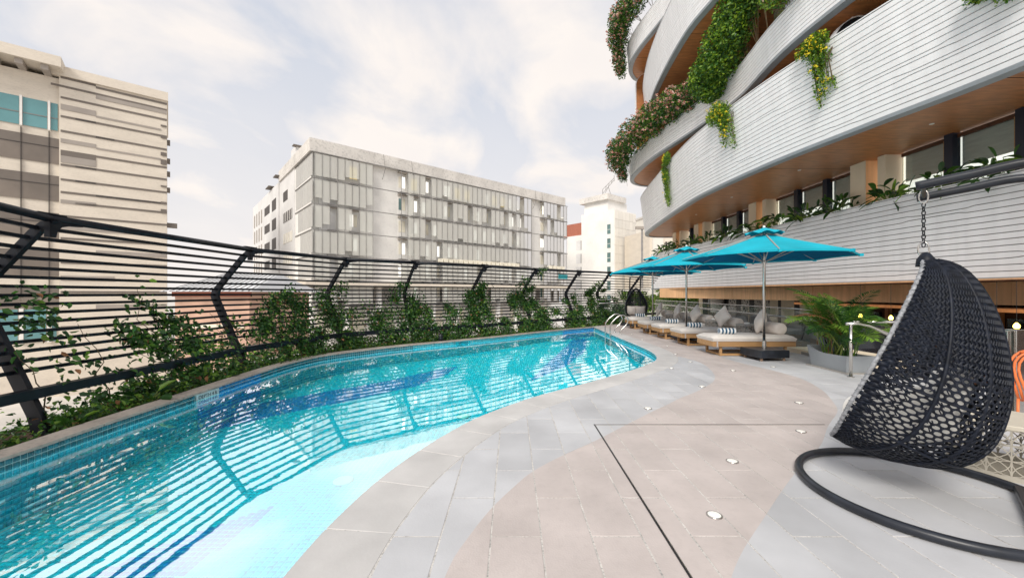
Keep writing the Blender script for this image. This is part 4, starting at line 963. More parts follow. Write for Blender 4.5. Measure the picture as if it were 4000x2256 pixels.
# coiled hose hanging on the posts
t = thing('garden_hose', 'orange garden hose coiled over the steel posts at the right edge', 'hose', (5.2, 4.0, 0))
def coil(c, rx, rz_, turns, r=0.013, ph=0.0, drop=0.0):
    pts = []
    for k in range(int(turns * 20)):
        a = ph + k * 2 * math.pi / 20; q = k / (turns * 20); pts.append((c[0] + rx * math.cos(a) * (1 - 0.2 * q), c[1] - 0.03 * q * turns + 0.02 * math.sin(a * 3), c[2] + rz_ * math.sin(a) * (1 - 0.15 * q) - drop * q))
    return pts
MB().tube(coil((5.16, 4.0, 0.52), 0.13, 0.26, 3.2), 0.011, 8).build('coil', 'hose', t, world=True, smooth=True)
MB().tube([(5.1, 3.96, 0.76), (5.22, 3.93, 0.82), (5.4, 3.9, 0.72), (5.6, 3.85, 0.5), (5.8, 3.8, 0.42)], 0.011, 8).build('coil', 'hose', t, world=True, smooth=True)
MB().tube([(5.06, 3.95, 0.3), (5.03, 3.93, 0.12), (5.1, 3.9, 0.05), (4.98, 3.85, 0.03), (4.9, 3.75, 0.02)], 0.011, 8).build('coil', 'hose', t, world=True, smooth=True)
# pool ladder
t = thing('pool_ladder', 'chrome pool ladder with two arched handrails at the right side of the pool', 'ladder', (3.5, 13.5, 0))
for y in (13.15, 13.85):
    pts = smooth_line([(3.27, y, -0.50), (3.27, y, 0.0), (3.28, y, 0.30), (3.42, y, 0.49), (3.60, y, 0.62), (3.76, y, 0.62), (3.86, y, 0.50), (3.82, y, 0.34), (3.62, y, 0.12), (3.60, y, 0.0)], 4)
    MB().tube(pts, 0.021, 10).build('handrail', 'steel', t, world=True, smooth=True)
    MB().lathe([(0, 0), (0.045, 0), (0.04, 0.015), (0, 0.02)], 14, c=(3.60, y, 0.0)).build('flange', 'steel', t, world=True)
for z in (-0.16, -0.36): MB().bb(3.22, 3.32, 13.172, 13.828, z, z + 0.02).build('step', 'steel', t, world=True)

# ================================================================== wicker egg seats
def egg_shape():
    prof_ = smooth_line([(0.0, 1.58), (0.12, 1.545), (0.215, 1.45), (0.30, 1.25), (0.35, 1.0), (0.362, 0.72), (0.30, 0.44), (0.17, 0.275), (0.0, 0.22), (-0.24, 0.225), (-0.47, 0.295)], 6)
    prof_ = resample(prof_, 0.01)
    # rim half: egg outline from top to front bottom
    rim = smooth_line([(0.0, 0.0, 1.58), (0.0, 0.13, 1.50), (-0.05, 0.26, 1.32), (-0.13, 0.38, 1.08), (-0.22, 0.44, 0.85), (-0.32, 0.42, 0.62), (-0.40, 0.30, 0.42), (-0.455, 0.14, 0.325), (-0.47, 0.0, 0.30)], 6)
    rim = resample([(a - 0.02 * math.sin(math.pi * i / 48), b, c) for i, (a, b, c) in enumerate(rim)], 0.01)
    def arc(P, s): i = s * (len(P) - 1); k = min(int(i), len(P) - 2); return P[k] + (P[k + 1] - P[k]) * (i - k)
    def S(s, a):
        """s 0..1 top to front bottom, a -pi/2..pi/2 across"""
        p = arc(prof_, s); r_ = arc(rim, s); C = np.array([r_[0], 0, r_[2]]); Pm = np.array([p[0], 0, p[1]]); Rm = np.array([r_[0], r_[1], r_[2]])
        return C + (Pm - C) * (abs(math.cos(a)) ** 0.85) + (Rm - C) * math.sin(a)
    return S
def egg_shell(t, ns, na, hole, dense=True, mname='wicker'):
    S = egg_shape(); V = []; F = []
    def nrm(s, a):
        e = 1e-3; s = min(max(s, 0.004), 0.996); du = S(min(s + e, 1), a) - S(max(s - e, 0), a); dv = S(s, min(a + e * 3, 1.57)) - S(s, max(a - e * 3, -1.57)); n = np.cross(du, dv); return n / max(np.linalg.norm(n), 1e-9)
    ss = np.linspace(0.0, 1.0, ns + 1); aa = np.linspace(-math.pi / 2, math.pi / 2, na + 1)
    # cells with a round hole; hex staggered
    K = 12; sq = []
    for k in range(K):
        an = 2 * math.pi * k / K + math.pi / 12 * 0; m_ = max(abs(math.cos(an)), abs(math.sin(an))); sq.append((math.cos(an) / m_, math.sin(an) / m_))
    cor = [sq.index(min(sq, key=lambda p: abs(p[0] - x) + abs(p[1] - y))) for x, y in ((1, 1), (-1, 1), (-1, -1), (1, -1))]
    for (x, y), c_i in zip(((1, 1), (-1, 1), (-1, -1), (1, -1)), cor): sq[c_i] = (x, y)
    for i in range(ns):
        for j in range(na):
            st = 0.5 * (i % 2); a0, a1 = aa[j] + (aa[1] - aa[0]) * (st - 0.25), aa[j + 1] + (aa[1] - aa[0]) * (st - 0.25); a0 = max(a0, -math.pi / 2); a1 = min(a1, math.pi / 2)
            s0, s1 = ss[i], ss[i + 1]; f = (s0 + s1) / 2
            if a1 - a0 < 1e-4: continue
            hr = hole(f, (a0 + a1) / 2)
            cs, ca_ = f, (a0 + a1) / 2; hs, ha = (s1 - s0) / 2, (a1 - a0) / 2
            outer = [S(cs + hs * x, ca_ + ha * y) for x, y in sq]
            if hr <= 0.02:
                b = len(V); V.extend(outer); F.append([b + q for q in cor]); continue
            inner = [S(cs + hs * hr * math.cos(an), ca_ + ha * hr * math.sin(an)) for an in [2 * math.pi * k / K for k in range(K)]]
            b = len(V); V.extend(outer); V.extend(inner)
            for k in range(K): k2 = (k + 1) % K; F.append([b + k, b + k2, b + K + k2, b + K + k])
    me = np_mesh('shell', V, F); o = link('shell', me, mname, t, smooth=False)
    md = o.modifiers.new('thick', 'SOLIDIFY'); md.thickness = 0.007; md.offset = 0
    return S, nrm
def egg_ribs(t, S, nrm, alist, slist, r=0.011):
    for a in alist:
        MB().tube([S(s, a) + nrm(s, a) * 0.004 for s in np.linspace(0.03, 0.985, 40)], r, 6).build('rib', 'wicker', t, smooth=True)
    for s, m_ in slist:
        MB().tube([S(s, a) + nrm(s, a) * 0.004 for a in np.linspace(-1.5, 1.5, 30)], r * m_, 6).build('band', 'wicker', t, smooth=True)
def egg_rim(t, S, m, r=0.022):
    pts = [S(s, -math.pi / 2) for s in np.linspace(0.002, 0.998, 60)] + [S(s, math.pi / 2) for s in np.linspace(0.998, 0.002, 60)]
    MB().tube(pts, r, 8, closed=True).build('rim', m, t, smooth=True)
    # cord wound round the rim
    P = resample([tuple(p) for p in pts] + [tuple(pts[0])], 0.008); w_ = []
    c_ = np.array([-0.25, 0, 0.9])
    for i, p in enumerate(P):
        T = unit(P[(i + 1) % len(P)] - P[i - 1]); u = unit(np.cross(T, np.array([0.8, 0, 0.45]))); v = np.cross(T, u); an = i * 1.25; w_.append(p + (u * math.cos(an) + v * math.sin(an)) * (r + 0.001))
    MB().tube(w_, 0.0038, 4).build('rim_binding', m, t, smooth=True)
def stand(t, tz=2.03, R0=0.675, mast=True):
    MB().tube([(R0 * math.cos(a), R0 * math.sin(a), 0.032) for a in np.linspace(0, 2 * math.pi, 56, endpoint=False)], 0.028, 12, closed=True).build('base_ring', 'black_steel', t, smooth=True)
    # chord + twin masts on the +x (back) side
    cx = 0.46; ch = math.sqrt(R0 ** 2 - cx ** 2)
    MB().bar((cx, -ch, 0.032), (cx, ch, 0.032), 0.075, 0.05).build('crossbar', 'black_steel', t, bevel=0.006)
    for sg in (-1, 1):
        pts = smooth_line([(cx + 0.02, sg * 0.23, 0.045), (cx + 0.30, sg * 0.23, 0.09), (cx + 0.52, sg * 0.23, 0.30), (cx + 0.64, sg * 0.23, 0.75), (cx + 0.66, sg * 0.23, 1.25), (cx + 0.55, sg * 0.23, 1.72), (cx + 0.30, sg * 0.23, 2.0), (cx - 0.02, sg * 0.23, tz + 0.045), (0.2, sg * 0.23, tz + 0.025), (-0.035, sg * 0.23, tz)], 7)
        MB().tube(pts, 0.027, 12).build('mast', 'black_steel', t, smooth=True)
def chain(t, z1, z0):
    MB().tube([(0.0, -0.23, z1), (0.0, 0.23, z1)], 0.012, 8).build('pin', 'black_steel', t)
    def linkm(w_, h, r):
        return MB().tube([(w_ * math.cos(a), 0, h * math.sin(a)) for a in np.linspace(0, 2 * math.pi, 14, endpoint=False)], r, 5, closed=True)
    big = linkm(0.022, 0.045, 0.0045); z = z1 - 0.035
    o = big.build('carabiner', 'steel', t, smooth=True); o.location = (0, 0, z)
    me = None; k = 0; z -= 0.055
    while z > z0 + 0.05:
        if me is None: o = linkm(0.0095, 0.0165, 0.0036).build('chain_link', 'black_steel', t, smooth=True); me = o.data
        else: o = link('chain_link', me, 'black_steel', t)
        o.location = (0, 0, z); o.rotation_euler = (0, 0, R(90) * (k % 2) + 0.5); k += 1; z -= 0.0265
    o = linkm(0.026, 0.05, 0.005).build('shackle', 'steel', t, smooth=True); o.location = (0, 0, z0 + 0.045)
UDIR = math.atan2(-0.722, 0.692)     # +x of the seat points to its back
t = thing('hanging_egg_seat', 'large black wicker egg swing seen from behind, hanging from a round black stand', 'swing seat', (2.75, 2.64, 0), UDIR)
def hole_main(s, a):
    # lower back is open cane work, the crown is knitted tight
    if s > 0.97 or abs(a) > 1.47: return 0.0
    lane = (a + 1.571) / 0.4488;     low = min(1, max(0, (s - 0.36) / 0.15))
    r_ = 0.34 + 0.48 * low + 0.04 * math.sin(s * 90 + a * 31)
    if s < 0.08: r_ = 0.2
    return r_
S, nrm = egg_shell(t, 64, 35, hole_main)
ribs_a = [-1.571 + 0.4488 * k for k in range(1, 7)]
egg_ribs(t, S, nrm, ribs_a, [(0.70, 0.9), (0.86, 1.0), (0.52, 0.7)], 0.011)
egg_rim(t, S, 'wicker_rim', 0.012)
# knitted cords standing proud of the sheet: short slanted stitches
st = MB(); r3 = random.Random(3)
for i in range(92):
    s = 0.03 + 0.93 * i / 92
    for j in range(58):
        a = -1.52 + 3.04 * (j + 0.5 * (i % 2)) / 58
        lane = ((a + 1.571) / 0.4488) % 1
        if s > 0.42 and not (lane < 0.12 or lane > 0.88 or abs(a) > 1.30): continue
        if a > 1.53: continue
        n_ = nrm(s, a); p = S(s, a) + n_ * 0.007; q = S(min(1, s + 0.012), min(1.55, a + 0.035 * (1 if i % 2 else -1))) + n_ * 0.008
        st.tube([p, q], 0.0042, 4)
st.build('knitting', 'wicker', t); tag(t.children[-1], kind='stuff')
MB().lathe([(0, 0.0), (0.05, 0), (0.045, 0.05), (0.02, 0.09), (0, 0.095)], 14, c=(0.01, 0, 1.53)).build('crown', 'wicker', t, smooth=True)
chain(t, 2.03, 1.60); stand(t)
# pale cushions inside the large seat
cu_, su_ = math.cos(UDIR), math.sin(UDIR)
def soft(name, label, u0, z0, hu, hv, hz, tilt, grp, v0=0.0):
    V = []; F = []; n1, n2 = 20, 28
    for i in range(n1 + 1):
        th = math.pi * i / n1 - math.pi / 2
        for j in range(n2):
            ph = 2 * math.pi * j / n2; p_ = lambda c, e: math.copysign(abs(c) ** e, c)
            V.append((hu * p_(math.cos(th), .5) * p_(math.cos(ph), .35), hv * p_(math.cos(th), .5) * p_(math.sin(ph), .35), hz * p_(math.sin(th), .8)))
    for i in range(n1):
        for j in range(n2): j2 = (j + 1) % n2; F.append((i * n2 + j, i * n2 + j2, (i + 1) * n2 + j2, (i + 1) * n2 + j))
    o = MB().add(V, F).build(name, 'fabric_white', smooth=True)
    o.matrix_basis = Matrix.Translation((2.75 + u0 * cu_ - v0 * su_, 2.64 + u0 * su_ + v0 * cu_, z0)) @ Matrix.Rotation(UDIR, 4, 'Z') @ Matrix.Rotation(R(tilt), 4, 'Y'); tag(o, label, 'cushion', grp); return o
soft('seat_cushion', 'thick pale seat cushion inside the large wicker egg', -0.10, 0.50, 0.25, 0.27, 0.09, -10, None)
soft('side_cushion', 'pale cushion standing against the near side inside the large wicker egg', -0.12, 0.56, 0.27, 0.045, 0.17, -18, None, v0=-0.245)
soft('back_cushion', 'pale back cushion standing upright inside the large wicker egg', 0.10, 0.70, 0.09, 0.28, 0.20, 14, None)
# the far one, seen from the front
t2 = thing('hanging_egg_seat', 'black wicker egg swing facing the camera at the far end of the deck', 'swing seat', (5.35, 17.05, 0), R(75))
S2, nrm2 = egg_shell(t2, 40, 46, lambda s, a: 0.0 if s > 0.97 or abs(a) > 1.5 else (0.78 if (s < 0.55 and abs(a) < 1.1) else 0.55))
egg_ribs(t2, S2, nrm2, [-1.571 + 0.314 * k for k in range(1, 10)], [(0.45, 0.8), (0.6, 0.8)], 0.009); egg_rim(t2, S2, 'wicker', 0.022)
chain(t2, 2.03, 1.60); stand(t2)
MB().lathe([(0.0, 0.0), (0.34, 0.0), (0.40, 0.03), (0.40, 0.07), (0.34, 0.10), (0.0, 0.10)], 28, c=(-0.10, 0, 0.30), cap=False).build('seat_cushion', 'cushion', t2, smooth=True)
c5, s5 = math.cos(R(75)), math.sin(R(75))
for k, (dy, s_) in enumerate(((-0.19, 'right'), (0.19, 'left'))):
    p_ = pm.copy(); col.objects.link(p_); lx, ly = -0.05, dy
    p_.matrix_basis = Matrix.Translation((5.35 + lx * c5 - ly * s5, 17.05 + lx * s5 + ly * c5, 0.62)) @ Matrix.Rotation(R(75), 4, 'Z') @ Matrix.Rotation(R(18), 4, 'Y') @ Matrix.Scale(0.9, 4)
    tag(p_, 'grey square pillow in the far wicker egg seat, the %s one of two' % s_, 'pillow', 'pillows in the far wicker seat')
# ================================================================== hotel with curved balcony bands
hotel = thing('hotel_building', 'curved hotel with white boarded balcony bands and timber soffits on the right', 'building', (10, 12, -0.9))
def sc_(pts, k): return [(x * k, y * k) for x, y in pts]
bands = {
 1: (1.70, 2.25, [(11.3, -4), (11.2, 1), (10.95, 5), (10.85, 8.2), (10.55, 10.6), (10.2, 15.8), (9.9, 20), (9.45, 26.0), (9.6, 26.6), (11.5, 26.8)], 16, 0.02),
 2: (5.50, 2.42, sc_([(8.9, -4), (8.75, 2), (8.45, 6.5), (8.0, 8.9), (7.52, 11.6), (7.30, 15.0), (7.46, 17.6), (7.8, 20.6), (8.1, 23.0), (8.45, 25.0), (8.9, 26.1), (9.6, 26.6), (10.9, 26.7)], 1.086), 19, 0.30),
 3: (8.90, 1.02, sc_([(8.7, -4), (8.5, 6), (8.06, 11.3), (8.35, 14.5), (8.10, 17.0), (7.45, 21.0), (7.35, 23.8), (7.55, 25.2), (8.1, 26.1), (9.0, 26.6), (10.9, 26.7)], 1.043), 9, 0.10),
 4: (12.3, 2.05, sc_([(8.6, -4), (8.4, 5), (7.8, 11), (7.25, 14.3), (7.08, 16.5), (7.45, 20.6), (8.2, 24.0), (8.9, 25.6), (9.8, 26.3), (10.9, 26.5)], 1.028), 17, 0.22),
 5: (15.7, 1.15, sc_([(8.6, -4), (8.4, 8), (8.2, 14), (7.8, 19.2), (7.25, 22.6), (7.22, 24.2), (7.6, 25.4), (8.5, 26.2), (10.9, 26.5)], 1.021), 10, 0.10)}
bandline = {}
r4 = random.Random(21)
def jogs(n, total):
    """per groove line a smooth list of sideways shifts that open and close into long hexagons"""
    ev = [[] for _ in range(n + 1)]
    for k in range(1, n, 2):
        s = r4.uniform(0, 2.5)
        while s < total:
            ln = r4.uniform(0.6, 2.6); amp = r4.uniform(0.018, 0.030)
            if r4.random() < 0.42:
                ev[k].append((s, s + ln, amp)); 
                if k + 1 < n: ev[k + 1].append((s + r4.uniform(-.15, .15), s + ln + r4.uniform(-.2, .2), -amp))
            s += ln + r4.uniform(0.8, 4.5)
    return ev
def shift(evs, s):
    o = 0
    for a, b, m_ in evs:
        t_ = min((s - a) / 0.14 + 0.5, (b - s) / 0.14 + 0.5); o += m_ * min(1, max(0, t_))
    return o
for bi, (zb, H, pts, nb, flare) in bands.items():
    P = resample(smooth_line(pts, 8), 0.14); Nn = normals2(P); Nn = -Nn if Nn[len(Nn) // 3][0] > 0 else Nn; bandline[bi] = (P, Nn)
    sl_ = np.concatenate([[0], np.cumsum(np.linalg.norm(np.diff(P, axis=0), axis=1))]); ev = jogs(nb, sl_[-1])
    root = MB(); # backing wall behind the boards
    zt = zb + H
    def pt(i, z, out=0.0):
        f = (z - zb) / H; o_ = out + flare * f; return (P[i][0] + Nn[i][0] * o_, P[i][1] + Nn[i][1] * o_, z)
    for i in range(len(P) - 1):
        root.quad(pt(i, zb), pt(i + 1, zb), pt(i + 1, zt), pt(i, zt)); root.quad(pt(i, zt), pt(i + 1, zt), pt(i + 1, zt, -0.16), pt(i, zt, -0.16)); root.quad(pt(i, zt, -0.16), pt(i + 1, zt, -0.16), pt(i + 1, zb, -0.16), pt(i, zb, -0.16))
    bd = root.build('balcony_band', 'groove', hotel, world=True)
    lineZ = np.zeros((nb + 1, len(P)))
    for k in range(nb + 1):
        for i in range(len(P)): lineZ[k, i] = zb + H * k / nb + (shift(ev[k], sl_[i]) if 0 < k < nb else 0)
    vis = [i for i in range(len(P))]
    for k in range(nb):
        mb = MB(); g = 0.0070
        for i in range(len(P)):
            z0, z1 = lineZ[k, i] + g, lineZ[k + 1, i] - g
            mb.v += [pt(i, z0, 0.002), pt(i, z0 + 0.004, 0.024), pt(i, z1 - 0.004, 0.024), pt(i, z1, 0.002)]
        for i in range(len(P) - 1):
            for q in range(3): a = i * 4 + q; mb.f.append((a, a + 4, a + 5, a + 1))
        mb.build('board', 'cladding', bd, world=True)
    # metal lip under the boards
    mb = MB()
    for i in range(len(P)): mb.v += [pt(i, zb - 0.001, 0.035), pt(i, zb - 0.07, 0.02), pt(i, zb - 0.075, -0.22), pt(i, zb + 0.02, -0.23), pt(i, zb + 0.012, 0.035)]
    for i in range(len(P) - 1):
        for q in range(3): a = i * 5 + q; mb.f.append((a, a + 5, a + 6, a + 1))
        a = i * 5; mb.f.append((a + 4, a + 9, a + 5, a))
    mb.build('lip', 'lip_grey', bd, world=True)
    # cap on top
    MBc = MB()
    for i in range(len(P)): MBc.v += [pt(i, zt + 0.002, 0.035), pt(i, zt + 0.03, 0.035), pt(i, zt + 0.03, -0.18), pt(i, zt + 0.002, -0.18)]
    for i in range(len(P) - 1):
        for q in range(3): a = i * 4 + q; MBc.f.append((a, a + 4, a + 5, a + 1))
    MBc.build('cap', 'cladding', bd, world=True)
# soffits: timber panels under bands 2..5, cut by thin joints along the depth
def soffit(bi, z, xin, joints):
    P, Nn = bandline[bi]; Q = P - Nn * 0.225; ys = Q[:, 1]
    idx = [0] + [int(np.argmin(abs(ys[:int(len(ys) * 0.93)] - y))) for y in joints] + [len(Q) - 1]
    for a, b in zip(idx[:-1], idx[1:]):
        if b - a < 2: continue
        mb = MB()
        for i in range(a, b):
            y0 = Q[i][1] + (0.012 if i == a else 0); y1 = Q[i + 1][1] - (0.012 if i == b - 1 else 0)
            if Q[i + 1][0] >= xin - 0.05: continue
            mb.quad((Q[i][0], y0, z), (Q[i + 1][0], y1, z), (xin, y1, z), (xin, y0, z)); 
        if mb.v: mb.build('soffit', 'soffit_wood', hotel, world=True)
    mb = MB()
    for i in range(len(Q) - 1):
        if Q[i + 1][0] < xin: mb.quad((Q[i][0], Q[i][1], z + 0.03), (Q[i + 1][0], Q[i + 1][1], z + 0.03), (xin, Q[i + 1][1], z + 0.03), (xin, Q[i][1], z + 0.03))
    mb.build('slab', 'dark', hotel, world=True)
soffit(2, 5.47, 12.4, [2.0, 7.5, 13.0, 18.3, 23.4]); soffit(3, 8.86, 12.4, [3.5, 8.8, 14.3, 19.5, 24.5]); soffit(4, 12.26, 12.4, [6, 11.3, 16.6, 21.6]); soffit(5, 15.66, 12.4, [8, 13.5, 19, 24.0])
# balcony floors
for bi in (2, 3, 4, 5):
    P, Nn = bandline[bi]; z = bands[bi][0] + 0.25; mb = MB()
    for i in range(len(P) - 1):
        if P[i + 1][0] < 12.3: mb.quad((P[i][0] + .1, P[i][1], z), (P[i + 1][0] + .1, P[i + 1][1], z), (12.4, P[i + 1][1], z), (12.4, P[i][1], z))
    mb.build('balcony_floor', 'concrete', hotel, world=True)
# core
MB().bb(12.4, 20, -5, 26.4, -0.9, 19).build('core', 'dark_wood', hotel, world=True)
MB().bb(8.9, 20, -5, 26.9, 18.9, 19.2).build('roof', 'concrete', hotel, world=True)
# recessed glazing of the floor above the restaurant
XG = 11.45; ZB1 = 3.55; ZH = 5.44
MB().bb(11.1, 12.39, -4, 26.4, 3.3, 3.55).build('planter_bed', 'soil', hotel, world=True)
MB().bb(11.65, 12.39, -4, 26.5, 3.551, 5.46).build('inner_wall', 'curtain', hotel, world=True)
colY = [1.2, 6.75, 12.25, 17.75, 23.25]
for y in colY + [27.0 - 0.6]:
    if y > 26.5: y = 26.2
    MB().bb(10.95, 11.6, y, y + 0.55, 3.4, 5.468).build('column', 'cream', hotel, world=True, bevel=0.01)
    MB().bb(10.97, 11.6, y - 0.008, y - 0.002, 3.4, 5.46).build('column_face', 'fascia_wood', hotel, world=True)
    MB().bb(11.05, 11.6, y - 0.55, y - 0.30, 3.4, 5.468).build('pilaster', 'cream', hotel, world=True, bevel=0.01)
for a, b in zip(colY, colY[1:] + [26.2]):
    y0, y1 = a + 0.56, b - 0.56; n_ = 3; w_ = (y1 - y0) / n_
    for k in range(n_):
        wn = MB().bb(XG - 0.03, XG + 0.03, y0 + k * w_ + 0.1, y0 + (k + 1) * w_ - 0.1, 3.56, 3.62).bb(XG - 0.03, XG + 0.03, y0 + k * w_ + 0.1, y0 + (k + 1) * w_ - 0.1, ZH - 0.10, ZH).build('window', 'dark_wood', hotel, world=True)
        MB().bb(XG - 0.006, XG + 0.006, y0 + k * w_ + 0.1, y0 + (k + 1) * w_ - 0.1, 3.621, ZH - 0.101).build('pane', 'glass', wn, world=True)
        MB().bb(XG + 0.10, XG + 0.115, y0 + k * w_ + 0.1, y0 + (k + 1) * w_ - 0.1, 4.62, ZH - 0.02).build('blind', 'blind', wn, world=True)
        MB().bb(XG - 0.16, XG + 0.05, y0 + k * w_ - 0.10, y0 + k * w_ + 0.099, 3.56, 5.468).build('mullion', 'navy_frame', wn, world=True)
        MB().bb(XG - 0.14, XG + 0.05, y0 + k * w_ + 0.10, y0 + k * w_ + 0.13, 3.63, ZH - 0.11).build('jamb', 'teak', wn, world=True)
# upper floors: timber back walls with dark doors
for z0, z1 in ((5.8, 8.85), (9.2, 12.25), (12.6, 15.65)):
    for k in range(9):
        y = -2.5 + k * 3.2
        if y + 2 > 26.3: continue
        MB().bb(12.33, 12.395, y, y + 2.1, z0, z1 - 0.35).build('door', 'dark_glass', hotel, world=True); MB().bb(12.30, 12.395, y - 0.12, y - 0.001, z0, z1 - 0.3).build('door_jamb', 'navy_frame', hotel, world=True)
# partitions with rounded heads between balconies
def partition(bi, y, z0, z1, xin=12.38, m='soffit_wood'):
    P, Nn = bandline[bi]; i = int(np.argmin(abs(P[:int(len(P) * .8), 1] - y))); x0 = P[i][0] + 0.22; r_ = 0.8; prof_ = [(xin, z0), (xin, z1)]
    prof_ += [(x0 + r_ - r_ * math.sin(a), z1 - r_ + r_ * math.cos(a)) for a in np.linspace(0, math.pi / 2, 10)] + [(x0, z0)]
    n_ = len(prof_); mb = MB().add([(x, y, z) for x, z in prof_] + [(x, y + 0.16, z) for x, z in prof_], [tuple(range(n_)), tuple(range(n_, 2 * n_))[::-1]])
    pa = mb.build('partition', m, hotel, world=True)
    e = MB()
    for k in range(1, n_ - 1):
        (xa, za), (xb, zb_) = prof_[k], prof_[k + 1]; e.obox((xa, y - 0.02, za), (xb - xa, 0, zb_ - za), (0, 0.20, 0), (-0.03 if xa != xb or True else 0, 0, 0.03 if k < 4 else 0.0))
    e.build('edge_trim', 'cladding', pa, world=True)
partition(2, 16.0, 5.75, 8.84); partition(2, 10.7, 5.75, 8.84, m='dark'); partition(4, 25.6, 12.5, 15.63); partition(3, 25.0, 9.1, 12.2); partition(2, 24.5, 5.75, 8.84)
# glass balustrades glimpsed between the bands
for (bi, y0, y1) in ((3, 14.5, 19.5), (3, 9.5, 13.5)):
    P, Nn = bandline[bi]; sel = [i for i in range(len(P)) if y0 < P[i][1] < y1]; zt = bands[bi][0] + bands[bi][1]
    for a, b in zip(sel[:-1:8], sel[8::8]):
        pa, pb = P[a] - Nn[a] * 0.1, P[b] - Nn[b] * 0.1; MB().bar((pa[0], pa[1], zt + 0.35), (pb[0], pb[1], zt + 0.35), 0.012, 0.62).build('balustrade', 'glass', hotel, world=True)
# downlights
for x, y, z in ((10.2, 9.6, 5.465), (9.6, 13.2, 5.465), (9.4, 16.9, 5.465), (9.6, 20.6, 5.465)):
    MB().lathe([(0, 0), (0.035, 0), (0.045, -0.008), (0.05, 0.002)], 14, c=(x, y, z)).build('downlight', 'lens', hotel, world=True)
# timber fascia board by board, with a wide joint now and then
P = resample(smooth_line([(11.15, -4), (11.05, 1), (10.8, 5), (10.7, 8.2), (10.4, 10.6), (10.05, 15.8), (9.75, 20), (9.42, 25.2)], 8), 0.62)
for i in range(len(P) - 1):
    a, b = P[i], P[i + 1]; d_ = unit(b - a); g = 0.006 if i % 7 else 0.02; a2, b2 = a + d_ * g, b
    MB().obox((a2[0], a2[1], 1.10), (b2[0] - a2[0], b2[1] - a2[1], 0), (0.05, 0, 0), (0, 0, 0.585)).build('fascia_board', 'fascia_wood', hotel, world=True)
MB().bb(9.5, 12.4, -4, 26.4, 1.60, 1.62).build('ceiling', 'dark_wood', hotel, world=True)
# ground floor: screens, columns and dark openings
XF = 11.3
def yy(u): return XF * 994 / (u - 1288)
seq = [(1758, 1767, 'cream'), (1768, 1780, 'dark'), (1781, 1796, 'dark_glass'), (1797, 1804, 'dark'), (1822, 1833, 'dark'), (1833, 1852, 'screen'), (1852, 1865, 'dark'), (1865, 1885, 'screen'), (1885, 1897, 'dark'), (1897, 1937, 'screen'),
       (1937, 1957, 'cream'), (1957, 1965, 'dark'), (1965, 1998, 'cream'), (1998, 2012, 'dark'), (2012, 2050, 'cream'), (2050, 2075, 'dark_glass'), (2075, 2110, 'cream')]
for u0, u1, m in seq: MB().bb(XF, XF + 0.3, yy(u1), yy(u0), -0.9, 1.6).build({'cream': 'wall_panel', 'dark': 'door_opening', 'dark_glass': 'glazed_door', 'screen': 'perforated_screen'}[m], m, hotel, world=True)
MB().lathe([(0, 0), (0.32, 0), (0.32, 2.5), (0, 2.5)], 24, c=(11.0, yy(1813) - 0.2, -0.9)).build('round_column', 'b_white', hotel, world=True, smooth=True)
MB().bb(12.0, 12.39, 5, 15.5, -0.9, 1.6).build('bar_wall', 'dark_wood', hotel, world=True)
MB().bb(9.7, 12.2, 5.0, 13.6, 0.98, 1.05).build('shelf_beam', 'soffit_wood', hotel, world=True)
for k in range(9):
    y = 5.2 + k * 0.95; MB().bb(11.9, 11.98, y, y + 0.5, -0.3, 0.75).build('window', 'dark_glass', hotel, world=True, bevel=0.004); MB().bb(11.86, 11.98, y + 0.6, y + 0.72, -0.9, 0.98).build('post', 'soffit_wood', hotel, world=True)
MB().bb(10.6, 11.2, 5.2, 12.8, -0.9, 0.15).build('bar_counter', 'dark_wood', hotel, world=True)
hg = MB().bb(6.4, 30, -8, 40, -1.0, -0.9).build('forecourt', 'concrete'); tag(hg, 'paved forecourt below the terrace under the hotel', kind='structure')
for i, (y, s_) in enumerate(((10.6, 'left of the wicker egg seat above the palm'), (9.75, 'second from the palm'), (7.62, 'right of the wicker egg seat, the left one of two'), (7.32, 'at the right edge of the photo, the right one of two'))):
    t = thing('hanging_bulb', 'glowing yellow pendant bulb ' + s_, 'lamp', (9.35, y, 0.75), 0, 'yellow bulbs hanging in the restaurant')
    MB().lathe([(0, -0.05), (0.03, -0.045), (0.045, -0.015), (0.04, 0.02), (0.018, 0.05), (0.015, 0.06), (0, 0.06)], 16, cap=False).build('globe', 'bulb', t, smooth=True)
    MB().tube([(0, 0, 0.0601), (0, 0, 0.84)], 0.004, 5).build('cord', 'dark', t)

